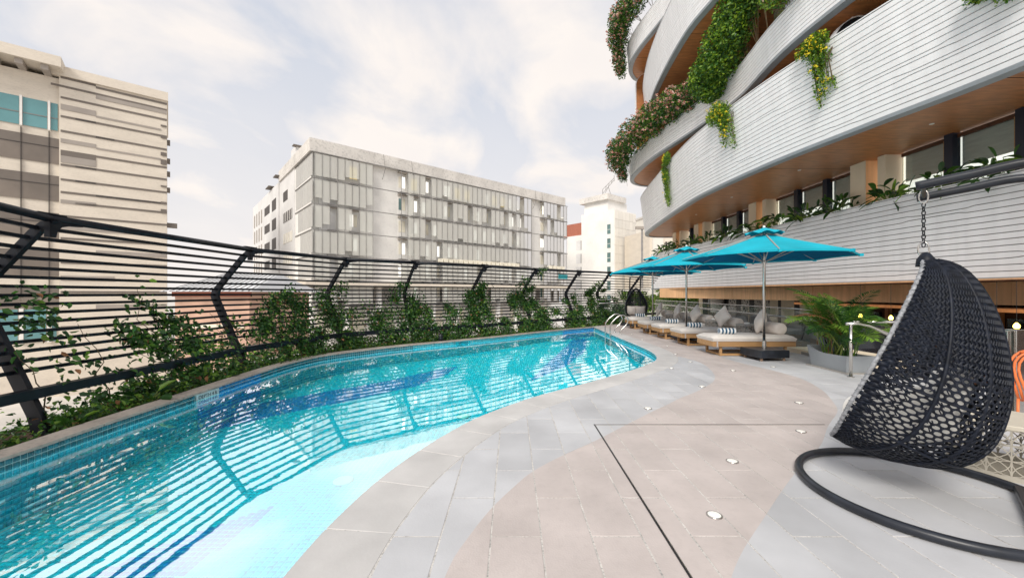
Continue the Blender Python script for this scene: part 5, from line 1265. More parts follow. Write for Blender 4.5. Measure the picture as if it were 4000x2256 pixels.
# ------------------------------------------------------------------ planting on the hotel
def bandpt(bi, y, z, out=0.0):
    P, Nn = bandline[bi]; i = int(np.argmin(abs(P[:int(len(P) * .9), 1] - y))); f = (z - bands[bi][0]) / bands[bi][1]; o_ = out + bands[bi][4] * min(1, max(0, f)); return np.array([P[i][0] + Nn[i][0] * o_, P[i][1] + Nn[i][1] * o_, z]), Nn[i]
def trailing(bi, name, label, cat, clumps, n, lw, mats, pr, flowers=None, nf=0, fl_mats=None, grp='planting spilling over the balcony bands', droop=0.0):
    """clumps: (y, z above band top, out, radius_y, radius_z, weight)"""
    y0 = clumps[0][0]; zt = bands[bi][0] + bands[bi][1]; b, _ = bandpt(bi, y0, zt); t = thing(name, label, cat, tuple(b), 0, grp); P, D, S = [], [], []; ws = [c[5] for c in clumps]
    st = MB()
    for _ in range(n):
        c = rnd.choices(clumps, ws)[0]; u = Vector((rnd.gauss(0, 1), rnd.gauss(0, 1), rnd.gauss(0, 1))).normalized() * rnd.random() ** 0.45
        z = zt + c[1] + u.z * c[4] * 1.1; p, nn = bandpt(bi, c[0] + u.y * c[3], z); o_ = c[2] + (0.30 if c[3] > 0.66 or bi > 2 else 0.04) + u.x * (0.75 if c[3] > 0.66 or bi > 2 else 0.3) * max(c[3], 0.45)
        o_ = max(o_, 0.05) if z < zt else o_
        P.append((p[0] + nn[0] * o_, p[1] + nn[1] * o_, z)); D.append((nn[0] * 0.5 + rnd.gauss(0, .6), nn[1] * 0.5 + rnd.gauss(0, .6), rnd.gauss(-0.25, .6))); S.append(rnd.uniform(*lw))
    leaves('foliage', P, D, S, mats, pr, t, aspect=0.6)
    for c in clumps:
        p, nn = bandpt(bi, c[0], zt)
        for _ in range(5):
            q, n2 = bandpt(bi, c[0] + rnd.gauss(0, c[3] * 0.5), zt + c[1] + rnd.gauss(0, c[4] * 0.5)); o_ = c[2] * 0.6 + rnd.uniform(0, 0.1); m_ = (p + q) / 2 + np.array([nn[0] * (o_ + 0.08), nn[1] * (o_ + 0.08), 0.06])
            st.tube([p - np.array([nn[0] * .1, nn[1] * .1, 0]), m_, (q[0] + nn[0] * o_, q[1] + nn[1] * o_, q[2])], 0.008, 4)
    st.build('stem', 'stem', t, world=True)
    if nf:
        idx = [rnd.randrange(n) for _ in range(nf)]; FP, FD, FS = [], [], []
        for k in idx:
            p = Vector(P[k]) + Vector((-0.16, -0.12, -0.04)); 
            for q in range(6): an = q * 1.047; FP.append(p + Vector((rnd.gauss(0, .02), rnd.gauss(0, .02), rnd.gauss(0, .02)))); FD.append((math.cos(an) - 0.6, 0.4 * math.sin(an) - 0.5, math.sin(an))); FS.append(rnd.uniform(0.6, 1) * (0.10 if fl_mats[0] != 'petal_yellow' else 0.055))
        leaves('flowers', FP, FD, FS, fl_mats, [1 / len(fl_mats)] * len(fl_mats), t, aspect=0.8, kind='stuff')
    return t
G3 = ['leaf_dark', 'leaf_mid', 'leaf_light']
trailing(5, 'flowering_bush', 'coral flowered bush draping the topmost balcony corner', 'plant', [(24.6, 0.5, 0.3, 0.9, 0.9, 2), (23.7, 0.9, 0.4, 1.0, 0.9, 2.4), (22.6, 1.2, 0.2, 1.1, 0.9, 2), (21.5, 1.6, 0.0, 1.1, 0.8, 1.6), (24.9, -0.6, 0.28, 0.6, 1.0, 1.4), (25.1, -1.2, 0.15, 0.35, 0.6, 0.4)], 12000, (0.06, 0.14), G3, (0.36, 0.40, 0.24), nf=600, fl_mats=['petal_coral', 'petal_pale'])
trailing(3, 'flowering_bush', 'wide coral flowered bush draping the lower balcony corner', 'plant', [(25.0, -0.1, 0.55, 0.9, 0.8, 1.6), (24.0, 0.1, 0.7, 1.1, 0.8, 2.2), (22.4, 0.4, 0.45, 1.2, 0.85, 2.2), (20.8, 0.55, 0.2, 1.1, 0.85, 2.2), (19.3, 0.6, 0.0, 1.1, 0.75, 2), (18.2, 0.5, -0.1, 0.9, 0.65, 1.4), (25.3, -0.9, 0.25, 0.4, 0.5, 0.5)], 17000, (0.06, 0.14), G3, (0.36, 0.40, 0.24), nf=900, fl_mats=['petal_coral', 'petal_pale'])
trailing(3, 'climbing_bush', 'big bright green leafy bush hanging between the upper bands', 'plant', [(16.4, 0.4, 0.1, 1.0, 0.9, 2.4), (15.4, 0.9, 0.1, 1.1, 1.1, 2.8), (14.5, 1.5, 0.05, 1.0, 1.1, 2.4), (13.7, 2.0, 0.0, 0.8, 0.9, 1.6), (13.1, 2.5, -0.1, 0.45, 0.6, 0.7), (16.2, -0.3, 0.1, 0.6, 0.4, 0.7)], 15000, (0.07, 0.15), ['leaf_dark', 'leaf_mid', 'leaf_light', 'leaf_lime'], (0.12, 0.38, 0.33, 0.17))
trailing(2, 'trailing_creeper', 'lime green creeper with yellow flowers beside the lower rounded partition', 'plant', [(14.6, 0.05, 0.12, 0.62, 0.38, 2), (14.2, -0.25, 0.12, 0.40, 0.45, 1.5), (14.3, -0.8, 0.10, 0.2, 0.5, 0.4), (13.9, -1.0, 0.08, 0.1, 0.6, 0.25)], 2600, (0.05, 0.085), ['leaf_mid', 'leaf_light', 'leaf_lime'], (0.3, 0.4, 0.3), nf=32, fl_mats=['petal_yellow', 'petal_yellow'])
trailing(2, 'trailing_creeper', 'lime green creeper with yellow flowers below the upper rounded partition', 'plant', [(10.65, 0.05, 0.12, 0.45, 0.30, 2), (10.55, -0.35, 0.10, 0.30, 0.4, 1.3), (10.55, -0.9, 0.08, 0.18, 0.5, 0.6), (10.65, -1.35, 0.07, 0.08, 0.3, 0.15), (10.3, -1.1, 0.07, 0.1, 0.2, 0.15)], 2300, (0.045, 0.08), ['leaf_mid', 'leaf_light', 'leaf_lime'], (0.3, 0.4, 0.3), nf=32, fl_mats=['petal_yellow', 'petal_yellow'])
trailing(2, 'trailing_creeper', 'pale green creeper hanging at the far bend of the big white band', 'plant', [(19.6, 0.1, 0.12, 0.5, 0.3, 1.6), (20.0, -0.6, 0.14, 0.4, 0.6, 2), (20.1, -1.5, 0.12, 0.3, 0.6, 1.2)], 2600, (0.05, 0.09), ['leaf_mid', 'leaf_light', 'leaf_lime'], (0.35, 0.4, 0.25), nf=14, fl_mats=['petal_yellow', 'petal_yellow'])
trailing(3, 'flowering_bush', 'pale flowering bush at the top edge of the photo', 'plant', [(11.9, 0.5, 0.0, 0.6, 0.4, 1.5), (11.3, 0.4, 0.0, 0.4, 0.3, 1)], 1500, (0.06, 0.10), ['leaf_mid', 'leaf_light', 'leaf_lime'], (0.4, 0.4, 0.2), nf=22, fl_mats=['petal_coral', 'petal_pale'])
trailing(2, 'trailing_creeper', 'bright creeper in the top right corner of the photo', 'plant', [(7.3, -0.9, 0.12, 0.45, 0.22, 1.5), (7.0, -1.1, 0.12, 0.3, 0.25, 1)], 1200, (0.05, 0.08), ['leaf_mid', 'leaf_light', 'leaf_lime'], (0.4, 0.3, 0.3), nf=6, fl_mats=['petal_coral', 'petal_pale'])
# bird-of-paradise like plants behind band 1
def strap_plant(x, y, z, n, L_, label):
    t = thing('strap_leaf_plant', label, 'plant', (x, y, z), 0, 'strap leaved plants behind the lowest white band'); mb = {m: MB() for m in ('leaf_dark', 'leaf_mid', 'leaf_light')}; st = MB()
    for k in range(n):
        a = rnd.uniform(0, 6.283); e = rnd.uniform(0.15, 1.3); d_ = Vector((math.cos(a) * math.cos(e) * 0.75 - 0.12, math.sin(a) * math.cos(e), math.sin(e))).normalized(); ln = rnd.uniform(0.4, 1) * L_
        b = Vector((rnd.uniform(-.1, .1), rnd.uniform(-.25, .25), 0)); p = b + d_ * ln; st.tube([b, b + d_ * ln * 0.5 + Vector((0, 0, 0.03)), p], 0.006, 4)
        m_ = mb[rnd.choices(['leaf_dark', 'leaf_mid', 'leaf_light'], (0.55, 0.33, 0.12))[0]]; ll = rnd.uniform(0.28, 0.50); d2 = (d_ + Vector((0, 0, rnd.uniform(-1.0, 0.3))) + Vector((rnd.gauss(0, .3), rnd.gauss(0, .3), 0))).normalized(); sd = d2.cross(Vector((rnd.gauss(0, .5), rnd.gauss(0, .5), 1))).normalized(); up = sd.cross(d2); vs = []
        for i in range(6):
            f = i / 5; w_ = 0.062 * math.sin(math.pi * (0.08 + 0.9 * f)) ** 0.7 if i < 5 else 0.002; c = p + d2 * ll * f - Vector((0, 0, 1)) * 0.12 * f * f * ll * 3
            vs += [c - sd * w_ + up * 0.02, c, c + sd * w_ + up * 0.02]
        m_.add(vs, [(i * 3 + q, i * 3 + q + 1, i * 3 + q + 4, i * 3 + q + 3) for i in range(5) for q in (0, 1)])
    for m, b in mb.items():
        if b.v: b.build('foliage', m, t)
    st.build('stem', 'stem_green', t)
sp_ = [(9.0, 'at the right edge of the photo'), (9.9, 'above the tip of the swing seat beam'), (11.2, 'right of the nearest cream column'), (12.9, 'in front of the nearest cream column'), (14.2, 'left of the nearest cream column'), (15.6, 'above the nearest parasol'),
       (17.0, 'beside the second cream column'), (18.9, 'in front of the second cream column'), (20.4, 'above the top of the middle parasol'), (21.9, 'beside the third cream column'), (23.8, 'left of the third cream column'), (25.4, 'at its far end')]
for y, s_ in sp_:
    p, nn = bandpt(1, y, 3.9); strap_plant(p[0] + 0.28, y, 3.84, 46, 0.64, 'strap leaved plant on the lowest white band ' + s_)
# ================================================================== the city beyond
g = MB().quad((-1500, -800, -9), (1500, -800, -9), (1500, 2500, -9), (-1500, 2500, -9)).build('ground', 'asphalt'); tag(g, 'pale streets and yards below the terrace', kind='structure')
DD = Vector((0.755, 0.656, 0)).normalized(); EE = Vector((-0.656, 0.755, 0)).normalized()
def wall_box(t, name, m, c0, t0, t1, z0, z1, out0, out1, axis=DD, nrm_=None):
    """box on a facade: along axis t0..t1, height z0..z1, from out0 to out1 off the wall (towards the viewer)"""
    n_ = nrm_ or -EE; o_ = Vector(c0) + axis * t0 + n_ * out0; o_.z = z0
    return MB().obox(o_, axis * (t1 - t0), n_ * (out1 - out0), Vector((0, 0, z1 - z0))).build(name, m, t, world=True)
# --- left office block
c1 = Vector((-39.3, 45, 0))
t = thing('office_block', 'tall beige office block with grey banded stone wall and teal windows at the left', 'building', (-39.3, 45, -9))
wall_box(t, 'wall', 'b_cream', c1, -8.15, 0, -9, 23.2, -14, 0)
wall_box(t, 'parapet', 'b_cream', c1, -9.2, 0.1, 23.2, 24.15, -14, 0.25)
def zz_(yc): return 25.68 - 0.01416 * yc
def tt(xc): b = (xc * .3546 - 1288) / 994; return (-39.3 - 45 * b) / (.755 - .656 * b)
TA = {k: -tt(v) for k, v in dict(L=430, a=535, b=680, c=810, d=1140, R=1184, l2=360).items()}
strips = [(160, 190, 'L', 'b', 'b_grey1'), (190, 204, 'b', 'R', 'b_grey1'), (238, 252, 'l2', 'R', 'b_grey1'), (252, 280, 'b', 'R', 'b_grey2'), (318, 332, 'L', 'R', 'b_grey1'), (372, 410, 'L', 'b', 'b_grey2'), (405, 418, 'b', 'd', 'b_grey2'), (452, 466, 'L', 'R', 'b_grey1'), (452.5, 465.5, 'a', 'b', 'b_dark'),
          (556, 570, 'L', 'R', 'b_grey1'), (556.5, 569.5, 'b', 'c', 'b_dark'), (617, 645, 'L', 'b', 'b_grey2'), (640, 652, 'b', 'd', 'b_grey2'), (698, 738, 'L', 'b', 'b_grey1'), (700, 714, 'b', 'R', 'b_grey1'), (738, 786, 'L', 'b', 'b_grey2'), (796, 810, 'L', 'R', 'b_grey1'), (796.5, 809.5, 'a', 'b', 'b_dark'),
          (900, 914, 'L', 'R', 'b_grey1'), (900.5, 913.5, 'a', 'b', 'b_dark'), (990, 1004, 'L', 'b', 'b_grey1'), (990, 1004, 'b', 'R', 'b_dark'), (1050, 1075, 'L', 'b', 'b_grey2'), (1062, 1076, 'a', 'R', 'b_grey1'), (1160, 1174, 'L', 'R', 'b_grey1'), (1235, 1262, 'L', 'R', 'b_grey2'), (1318, 1332, 'L', 'd', 'b_grey1'),
          (1400, 1430, 'b', 'R', 'b_grey2'), (1490, 1504, 'L', 'R', 'b_grey1'), (1590, 1625, 'L', 'c', 'b_grey2'), (1700, 1715, 'L', 'R', 'b_grey1'), (1800, 1830, 'b', 'R', 'b_grey2'), (1950, 1965, 'L', 'R', 'b_grey1')]
for z0, z1, a, b, m in strips:
    wall_box(t, 'stone_band', m, c1, TA[a], TA[b], zz_(z1), zz_(z0), 0.001, 0.05 if m != 'b_dark' else 0.07)
for zc, hgt in ((372, 14), (465, 14), (590, 28), (648, 40), (855, 12), (985, 18), (1045, 32)): wall_box(t, 'stone_block', 'b_grey1', c1, TA['d'], TA['R'] - 0.02, zz_(zc + hgt), zz_(zc), 0.0515, 0.09)
for zc in (490, 640, 745, 875, 1160): o = wall_box(t, 'ledge', 'b_grey1', c1, -0.1, 0.28 if zc < 1000 else 0.9, zz_(zc + 22), zz_(zc - 14), -0.9, -0.3)
# curtain wall wing
c1b = c1 + DD * -8.16
wall_box(t, 'wing_wall', 'b_cream', c1b, -26, -0.001, -9, 23.0, -14, -0.35)
wall_box(t, 'cornice', 'b_cream', c1b, -26, 0.35, 23.5, 24.5, -14.5, 1.6)
for k in range(16): wall_box(t, 'cornice_bracket', 'b_grey2', c1b, -25 + k * 1.6, -24.5 + k * 1.6, 23.0, 23.49, -0.34, 1.3)
tm = [0.0, -2.05, -6.6, -11.1, -15.6, -20.1, -24.6]; tm = [-(tt(430) - tt(430)), -(tt(355) - tt(430)) , -(tt(155) - tt(430))]; stp = tm[1] - tm[2]
while tm[-1] > -24: tm.append(tm[-1] - stp)
for a, b in zip(tm[1:], tm[:-1]):
    w_ = wall_box(t, 'window', 'b_teal', c1b, a + 0.12, b - 0.12, 17.7, 20.4, -0.30, -0.26); wall_box(w_, 'transom', 'b_rail', c1b, a + 0.12, b - 0.12, 18.85, 18.93, -0.259, -0.22)
    w_ = wall_box(t, 'window', 'b_teal', c1b, a + 0.2, b - 0.2, -3.4, -0.2, -0.30, -0.26)
    wall_box(t, 'mullion', 'b_white', c1b, a - 0.06, a + 0.10, 17.6, 20.5, -0.349, -0.1); wall_box(t, 'mullion', 'b_white', c1b, a - 0.1, a + 0.18, -3.5, -0.1, -0.349, -0.1)
    for k in range(5):
        zt_ = 16.9 - k * 3.75
        if zt_ < 1: continue
        wall_box(t, 'spandrel', 'b_grey1', c1b, a + 0.03, b - 0.03, zt_ - 0.9, zt_, -0.33, -0.25); wall_box(t, 'window', 'b_bronze', c1b, a + 0.03, b - 0.03, zt_ - 2.55, zt_ - 0.93, -0.33, -0.27)
    wall_box(t, 'joint', 'b_dark', c1b, a - 0.02, a + 0.02, 1, 17.5, -0.34, -0.2)
for z in (16.0, 12.25, 8.5, 4.75): wall_box(t, 'floor_joint', 'b_dark', c1b, -25, -0.02, z - 0.02, z + 0.02, -0.34, -0.21)

# --- long hospital-like block with mesh screens
c2 = Vector((-25.2, 50, 0))
t = thing('screened_building', 'long grey building with mesh screens, thin rails and air conditioners in the middle', 'building', (-25.2, 50, -9))
ZP = 21.1; H = 3.28
wall_box(t, 'wall', 'b_white', c2, 0, 48.2, 2.9, ZP, -16, -0.9)
wall_box(t, 'parapet', 'b_parapet', c2, -0.0, 48.2, ZP - 1.65, ZP + 0.02, -0.899, -0.2)
wall_box(t, 'end_parapet', 'b_parapet', c2, -0.32, -0.001, ZP - 1.65, ZP + 0.01, -19, -0.2)
bays = [(0.15, 7.7), (11.95, 38.3), (41.6, 48.4)]
floors = [ZP - 1.75 - k * H for k in range(7)]
for k, zf in enumerate(floors):
    wall_box(t, 'rail', 'b_rail', c2, -0.1, 48.6, zf - 0.05, zf + 0.05, -0.02, 0.08)
    if zf - H < -1.5: continue
    for (a, b) in bays:
        n_ = int(round((b - a) / 0.98)); w_ = (b - a) / n_
        for j in range(n_):
            x0, x1 = a + j * w_, a + (j + 1) * w_; win = (j % 3 == 2) if a < 1 else (j % 2 == 0)
            skip = win and rnd.random() < 0.30
            if not skip and k < 6:
                o = wall_box(t, 'mesh_screen', 'b_mesh', c2, x0 + 0.015, x1 - 0.015, zf - H + 0.30 + (0 if rnd.random() < .8 else .5), zf - 0.12, -0.03, -0.015)
            if win:
                yl = k == 0 and (a < 1 or rnd.random() < .4); w2 = wall_box(t, 'window', 'b_white', c2, x0 - 0.15, x1 + 0.1, zf - H + 0.32, zf - 0.55, -0.899, -0.86)
                wall_box(w2, 'pane', 'b_yellow' if yl else rnd.choice(['b_pane', 'b_pane', 'b_green_glass', 'curtain']), c2, x0 - 0.05, (x0 + x1) / 2 - 0.06, zf - H + 0.95, zf - 0.66, -0.859, -0.83); wall_box(w2, 'pane', 'b_yellow' if yl else rnd.choice(['b_pane', 'b_pane', 'curtain']), c2, (x0 + x1) / 2 + 0.0, x1 + 0.0, zf - H + 0.95, zf - 0.66, -0.859, -0.83)
                wall_box(t, 'ledge', 'b_rail', c2, x0 - 0.2, x1 + 0.15, zf - H + 0.12, zf - H + 0.19, -0.899, -0.03)
                wall_box(t, 'ledge_shade', 'b_grey2', c2, x0 - 0.2, x1 + 0.15, zf - 0.12 - 0.10, zf - 0.10, -0.899, -0.25)
        for j in range(0, n_ + 1): wall_box(t, 'strut', 'b_rail', c2, a + j * w_ - (0.035 if j % 3 == 0 else 0.018), a + j * w_ + (0.035 if j % 3 == 0 else 0.018), zf - H, zf - 0.051, 0.0, 0.05)
# air conditioners on ledges
zf = floors[3]; acs = None
for k in range(22):
    tpos = 18 + k * 0.95 if k < 18 else 43 + (k - 18) * 1.2
    o = wall_box(t, 'air_conditioner', 'b_pane', c2, tpos, tpos + 0.75, zf - H + 0.06 + H * 0 + 0.0, zf - H + 0.62, 0.02, 0.35)
    f = MB().lathe([(0.13, 0), (0.21, 0), (0.21, 0.02), (0.13, 0.02)], 12).build('fan', 'b_rail', o); p = c2 + DD * (tpos + 0.36) - EE * 0.36; o2 = origin(o); f.location = (p.x - o2.x, p.y - o2.y, zf - H + 0.34); f.rotation_euler = (R(90), 0, math.atan2(DD.y, DD.x))
# cables
for tx in (9.2, 13.5, 39.2, 41.0): MB().tube([c2 + DD * tx + Vector((0, 0, ZP - 0.1)) - EE * 0.1, c2 + DD * (tx + .3) + Vector((0, 0, ZP - 2)) - EE * 0.0, c2 + DD * (tx + 0.2) + Vector((0, 0, ZP - 3.4)) + EE * 0.8], 0.04, 4).build('cable', 'b_rail', t, world=True)
# left end face and its stepped wings
NL = -DD
for k, zf in enumerate(floors[:6]):
    wall_box(t, 'rail', 'b_rail', c2, 0, 9.0, zf - 0.05, zf + 0.05, 0.02, 0.12, axis=EE, nrm_=NL)
    for j in range(7 if k < 2 else 6 - (k % 2)): wall_box(t, 'mesh_screen', 'b_mesh', c2, 0.1 + j * 1.25, 1.28 + j * 1.25, zf - H + 0.35, zf - 0.1, 0.0, 0.02, axis=EE, nrm_=NL)
wall_box(t, 'end_wall', 'b_side', c2, 0.7, 9.2, -0.5, ZP - 0.05, -3, -0.9, axis=EE, nrm_=NL)
w2 = wall_box(t, 'wing', 'b_side', c2, 9.21, 19.2, -9, 20.0, -8, 0.1, axis=EE, nrm_=NL)
w3 = wall_box(t, 'wing', 'b_side', c2, 19.21, 45, -9, 19.4, -8, 0.3, axis=EE, nrm_=NL)
wall_box(t, 'lift_tower', 'b_side', c2, 9.4, 12.8, 20.0, 22.9, -3.0, -0.2, axis=EE, nrm_=NL)
for a, b, z, ax in ((8.8, 9.8, 22.6, 0.3), (18.2, 20.2, 20.25, 0.9), (24, 27, 19.7, 0.9)): wall_box(t, 'canopy', 'b_grey1', c2, a, b, z, z + 0.12, -1.5, ax, axis=EE, nrm_=NL)
for k in range(5):
    zf = 17.2 - k * 3.3
    w_ = wall_box(t, 'window', 'b_dark' if k in (0, 1) else 'b_pane', c2, 10.6 if k else 13.5, 16.5, zf - 1.5, zf, 0.101, 0.14, axis=EE, nrm_=NL)
    for q in range(5): wall_box(w_, 'mullion', 'b_white', c2, 10.8 + q * 1.2, 10.95 + q * 1.2, zf - 1.5, zf, 0.141, 0.2, axis=EE, nrm_=NL) if k else None
    wall_box(t, 'balcony_opening', 'b_dark', c2, 21.0, 24.5, zf - 1.8, zf + 0.1, 0.301, 0.32, axis=EE, nrm_=NL); wall_box(t, 'balcony_opening', 'b_dark', c2, 26.5, 31.5, zf - 1.6, zf - 0.1, 0.301, 0.32, axis=EE, nrm_=NL)
    for q in range(4): wall_box(t, 'grille', 'b_grey2', c2, 34 + q * 2.7, 35 + q * 2.7, zf - 2.3, zf + 0.2, 0.301, 0.36, axis=EE, nrm_=NL)
# lower storeys behind the fence: slab edge, perforated wall and round columns
wall_box(t, 'slab_edge', 'b_cream', c2, -1, 49, 2.3, 2.95, -16, 0.6)
wall_box(t, 'lower_wall', 'b_white', c2, 0, 48, -9, 2.29, -6, -4.0)
for k in range(11):
    wall_box(t, 'perforated_panel', 'screen', c2, 0.6 + k * 4.4, 4.2 + k * 4.4, -0.6, 2.0, -2.0, -1.9)
    p = c2 + DD * (0.1 + k * 4.4) + EE * 1.0; MB().lathe([(0, 0), (0.45, 0), (0.45, 11.28), (0, 11.28)], 20, c=(p.x, p.y, -9)).build('round_column', 'b_white', t, world=True, smooth=True)
    wall_box(t, 'window', 'b_pane', c2, 1.2 + k * 4.4, 3.6 + k * 4.4, -4.8, -1.4, -3.999, -3.9)

# --- white tower with tiled side
c3 = Vector((23.3, 90, 0))
t = thing('white_tower', 'white apartment tower with green windows and a flat overhanging roof slab', 'building', (23.3, 90, -9))
wall_box(t, 'wall', 'b_white', c3, 0, 8.9, -9, 20.6, -9.5, 0)
for r_ in range(9):
    for k in range(6):
        wall_box(t, 'cladding_panel', 'b_tile', c3, 0.15 + k * 1.46, 1.57 + k * 1.46, 20.4 - (r_ + 1) * 2.0 + 0.03, 20.4 - r_ * 2.0 - 0.03, 0.001, 0.10)
wall_box(t, 'wall', 'b_white', c3, 2.2, 9.0, -9, 23.2, -8.5, -0.6, axis=EE, nrm_=NL)
wall_box(t, 'wall', 'b_white', c3, 9.01, 14.5, -9, 15.8, -8.5, -0.3, axis=EE, nrm_=NL)
rb = c3 + EE * 1.6 + DD * -0.3
MB().obox(Vector((rb.x, rb.y, 23.2)), DD * 7.6, EE * 8.3, Vector((0, 0, 1.3))).build('roof_slab', 'b_parapet', t, world=True)
for k in range(8):
    z = 17.3 - k * 3.25
    for a, w_ in ((1.0, 0.9), (3.6, 1.0)): q = wall_box(t, 'window', 'b_green_glass', c3, a, a + w_, z - 2.2, z, 0.001 if a < 2 else -0.599, 0.05 if a < 2 else -0.55, axis=EE, nrm_=NL); wall_box(q, 'frame', 'b_white', c3, a, a + w_, z - 1.25, z - 1.17, 0.0505 if a < 2 else -0.549, 0.08 if a < 2 else -0.5, axis=EE, nrm_=NL)
    wall_box(t, 'window', 'b_green_glass', c3, 7.0, 8.6, z - 1.5, z - 0.5, -0.599, -0.55, axis=EE, nrm_=NL)
    if k: wall_box(t, 'balcony_opening', 'b_side', c3, 9.3, 11.4, z - 2.0, z + 0.4, -0.299, -0.28, axis=EE, nrm_=NL); wall_box(t, 'balcony_shade', 'b_dark', c3, 9.35, 9.9, z - 1.95, z + 0.35, -0.279, -0.26, axis=EE, nrm_=NL)
wall_box(t, 'red_wall', 'b_red', c3, 9.1, 16, 15.81, 19.0, -8, -1.0, axis=EE, nrm_=NL)
# rooftop lattice mast
pm_ = rb + DD * 2.9 + EE * 3.5; mb = MB()
for a, b in (((0, 0, 0), (1.4, 0, 2.6)), ((0.0, 0, 1.0), (2.8, 0, 4.3)), ((0, 0, 2.0), (2.8, 0, 4.8)), ((0, 0, 0), (0, 0, 2.0)), ((2.8, 0, 4.0), (2.8, 0, 5.4)), ((1.4, 0, 2.6), (2.2, 0, 0)), ((0.7, 0, 1.8), (0.9, 0, 2.9)), ((1.4, 0, 2.6), (1.6, 0, 3.6)), ((2.1, 0, 3.4), (2.3, 0, 4.3))): mb.tube([Vector(a) + Vector((pm_.x, pm_.y, 24.5)), Vector(b) + Vector((pm_.x, pm_.y, 24.5))], 0.07, 4)
mb.build('roof_mast', 'b_rail', t, world=True)
# --- cream block right behind
c4 = Vector((29.0, 82, 0))
t = thing('apartment_block', 'cream apartment block with dark windows behind the parasols', 'building', (29, 82, -9))
wall_box(t, 'wall', 'b_cream', c4, -0.5, 26, -9, 14.5, -10, 0, axis=Vector((0.97, 0.24, 0)).normalized(), nrm_=Vector((0.24, -0.97, 0)).normalized())
axx, nrx = Vector((0.97, 0.24, 0)).normalized(), Vector((0.24, -0.97, 0)).normalized()
wall_box(t, 'stair_tower', 'b_tile', c4, 0.0, 2.4, -9, 17.5, -6, 0.5, axis=axx, nrm_=nrx); wall_box(t, 'roof_cap', 'b_parapet', c4, -0.2, 2.8, 17.5, 17.9, -6, 0.8, axis=axx, nrm_=nrx)
for r_ in range(7):
    z = 12.2 - r_ * 3.0
    for k, (a, w_) in enumerate(((3.2, 1.1), (7.2, 2.2), (12.0, 1.2), (16.0, 2.2), (20.5, 1.4))): q = wall_box(t, 'window', 'b_dark', c4, a, a + w_, z - 1.9, z, 0.001, 0.04, axis=axx, nrm_=nrx); wall_box(q, 'frame', 'b_pane', c4, a + w_ * .45, a + w_ * .55, z - 1.9, z, 0.041, 0.08, axis=axx, nrm_=nrx)
for a in (5.2, 10.5, 14.5): wall_box(t, 'pilaster', 'b_tile', c4, a, a + 0.8, -9, 14.5, 0.001, 0.3, axis=axx, nrm_=nrx)
# small block between fence and parasols
t = thing('cream_annex', 'low cream building seen under the parasols behind the far egg seat', 'building', (17, 48, -9))
MB().bb(15.6, 24, 46, 58, -9, 2.0).build('wall', 'b_tile', t, world=True)
for k in range(3):
    for r_ in range(3): MB().bb(16.3 + k * 2.4, 17.3 + k * 2.4, 45.95, 45.999, -6.5 + r_ * 3, -4.9 + r_ * 3).build('window', 'b_dark', t, world=True)
# lamp mast
t = thing('lamp_mast', 'thin grey lamp mast standing before the cream apartment block', 'street lamp', (16.3, 49.5, -9))
MB().tube([(16.3, 49.5, -9), (16.3, 49.5, 9.4)], [0.16, 0.12], 10).build('pole', 'b_rail', t, world=True, smooth=True)
MB().bb(15.5, 16.6, 49.3, 49.7, 9.4, 9.75).build('lamp_head', 'b_grey2', t, world=True)
# brick shed with pale metal roof
t = thing('brick_warehouse', 'red brick low warehouse with pale metal roof seen through the fence', 'building', (-26, 36, -9))
MB().bb(-29, -22.6, 34, 44, -9, 1.5).build('wall', 'b_brick', t, world=True)
MB().bb(-29.2, -22.4, 33.9, 33.98, 1.1, 1.51).build('eaves', 'b_red', t, world=True)
MB().add([(-29.5, 33, 1.52), (-21.8, 33, 1.52), (-21.8, 45, 1.52), (-29.5, 45, 1.52), (-28.5, 39, 3.3), (-23, 39, 3.3)], [(0, 1, 5, 4), (1, 2, 5), (2, 3, 4, 5), (3, 0, 4)]).build('roof', 'b_roof', t, world=True)
for k in range(14): MB().bar((-29.2 + k * 0.55, 33.05, 1.56), (-28.2 + k * 0.39, 38.9, 3.3), 0.05, 0.05).build('roof_rib', 'b_rail', t, world=True)
MB().bb(-28.5, -23, 33.93, 33.99, -1.6, -1.3).build('string_course', 'b_pane', t, world=True)
# bright low buildings down the street
for i, (x0, x1, y0, y1, z1, m, s_) in enumerate(((-20, -9.5, 26, 32, -4.8, 'b_tile', 'seen through the fence below the nearest bent posts'), (-8, 4, 30, 38, -3.6, 'b_tile', 'seen through the fence below the middle bent posts'), (5, 14, 32, 40, -3.0, 'b_white', 'seen through the fence below the teal sign'))):
    t = thing('low_building', 'low pale street building ' + s_, 'building', ((x0 + x1) / 2, y0, -9)); MB().bb(x0, x1, y0, y1, -9, z1).build('wall', m, t, world=True); MB().bb(x0 - .3, x1 + .3, y0 - .3, y1 + .3, z1, z1 + .2).build('roof', 'b_pane', t, world=True)
    for k in range(int((x1 - x0) / 2.2)): MB().bb(x0 + 0.6 + k * 2.2, x0 + 1.8 + k * 2.2, y0 - 0.05, y0 - 0.001, z1 - 2.4, z1 - 1.0).build('window', 'b_grey2', t, world=True)
# hill
mb = MB(); n_ = 40; g_ = {}
for j in range(6):
    for i in range(n_ + 1):
        x = -420 + 620 * i / n_; h = (34 + 22 * math.sin(i * 0.35) + 9 * math.sin(i * 0.9 + 1)) * math.sin(math.pi * j / 5) * (1.0 if i < 24 else 0.6); g_[i, j] = len(mb.v); mb.v.append((x, 520 + j * 60 + 8 * math.sin(i), -9 + max(0, h)))
for j in range(5):
    for i in range(n_): mb.f.append((g_[i, j], g_[i + 1, j], g_[i + 1, j + 1], g_[i, j + 1]))
o = mb.build('hill', 'hill', smooth=True); tag(o, 'hazy low hill far beyond the city', kind='structure')

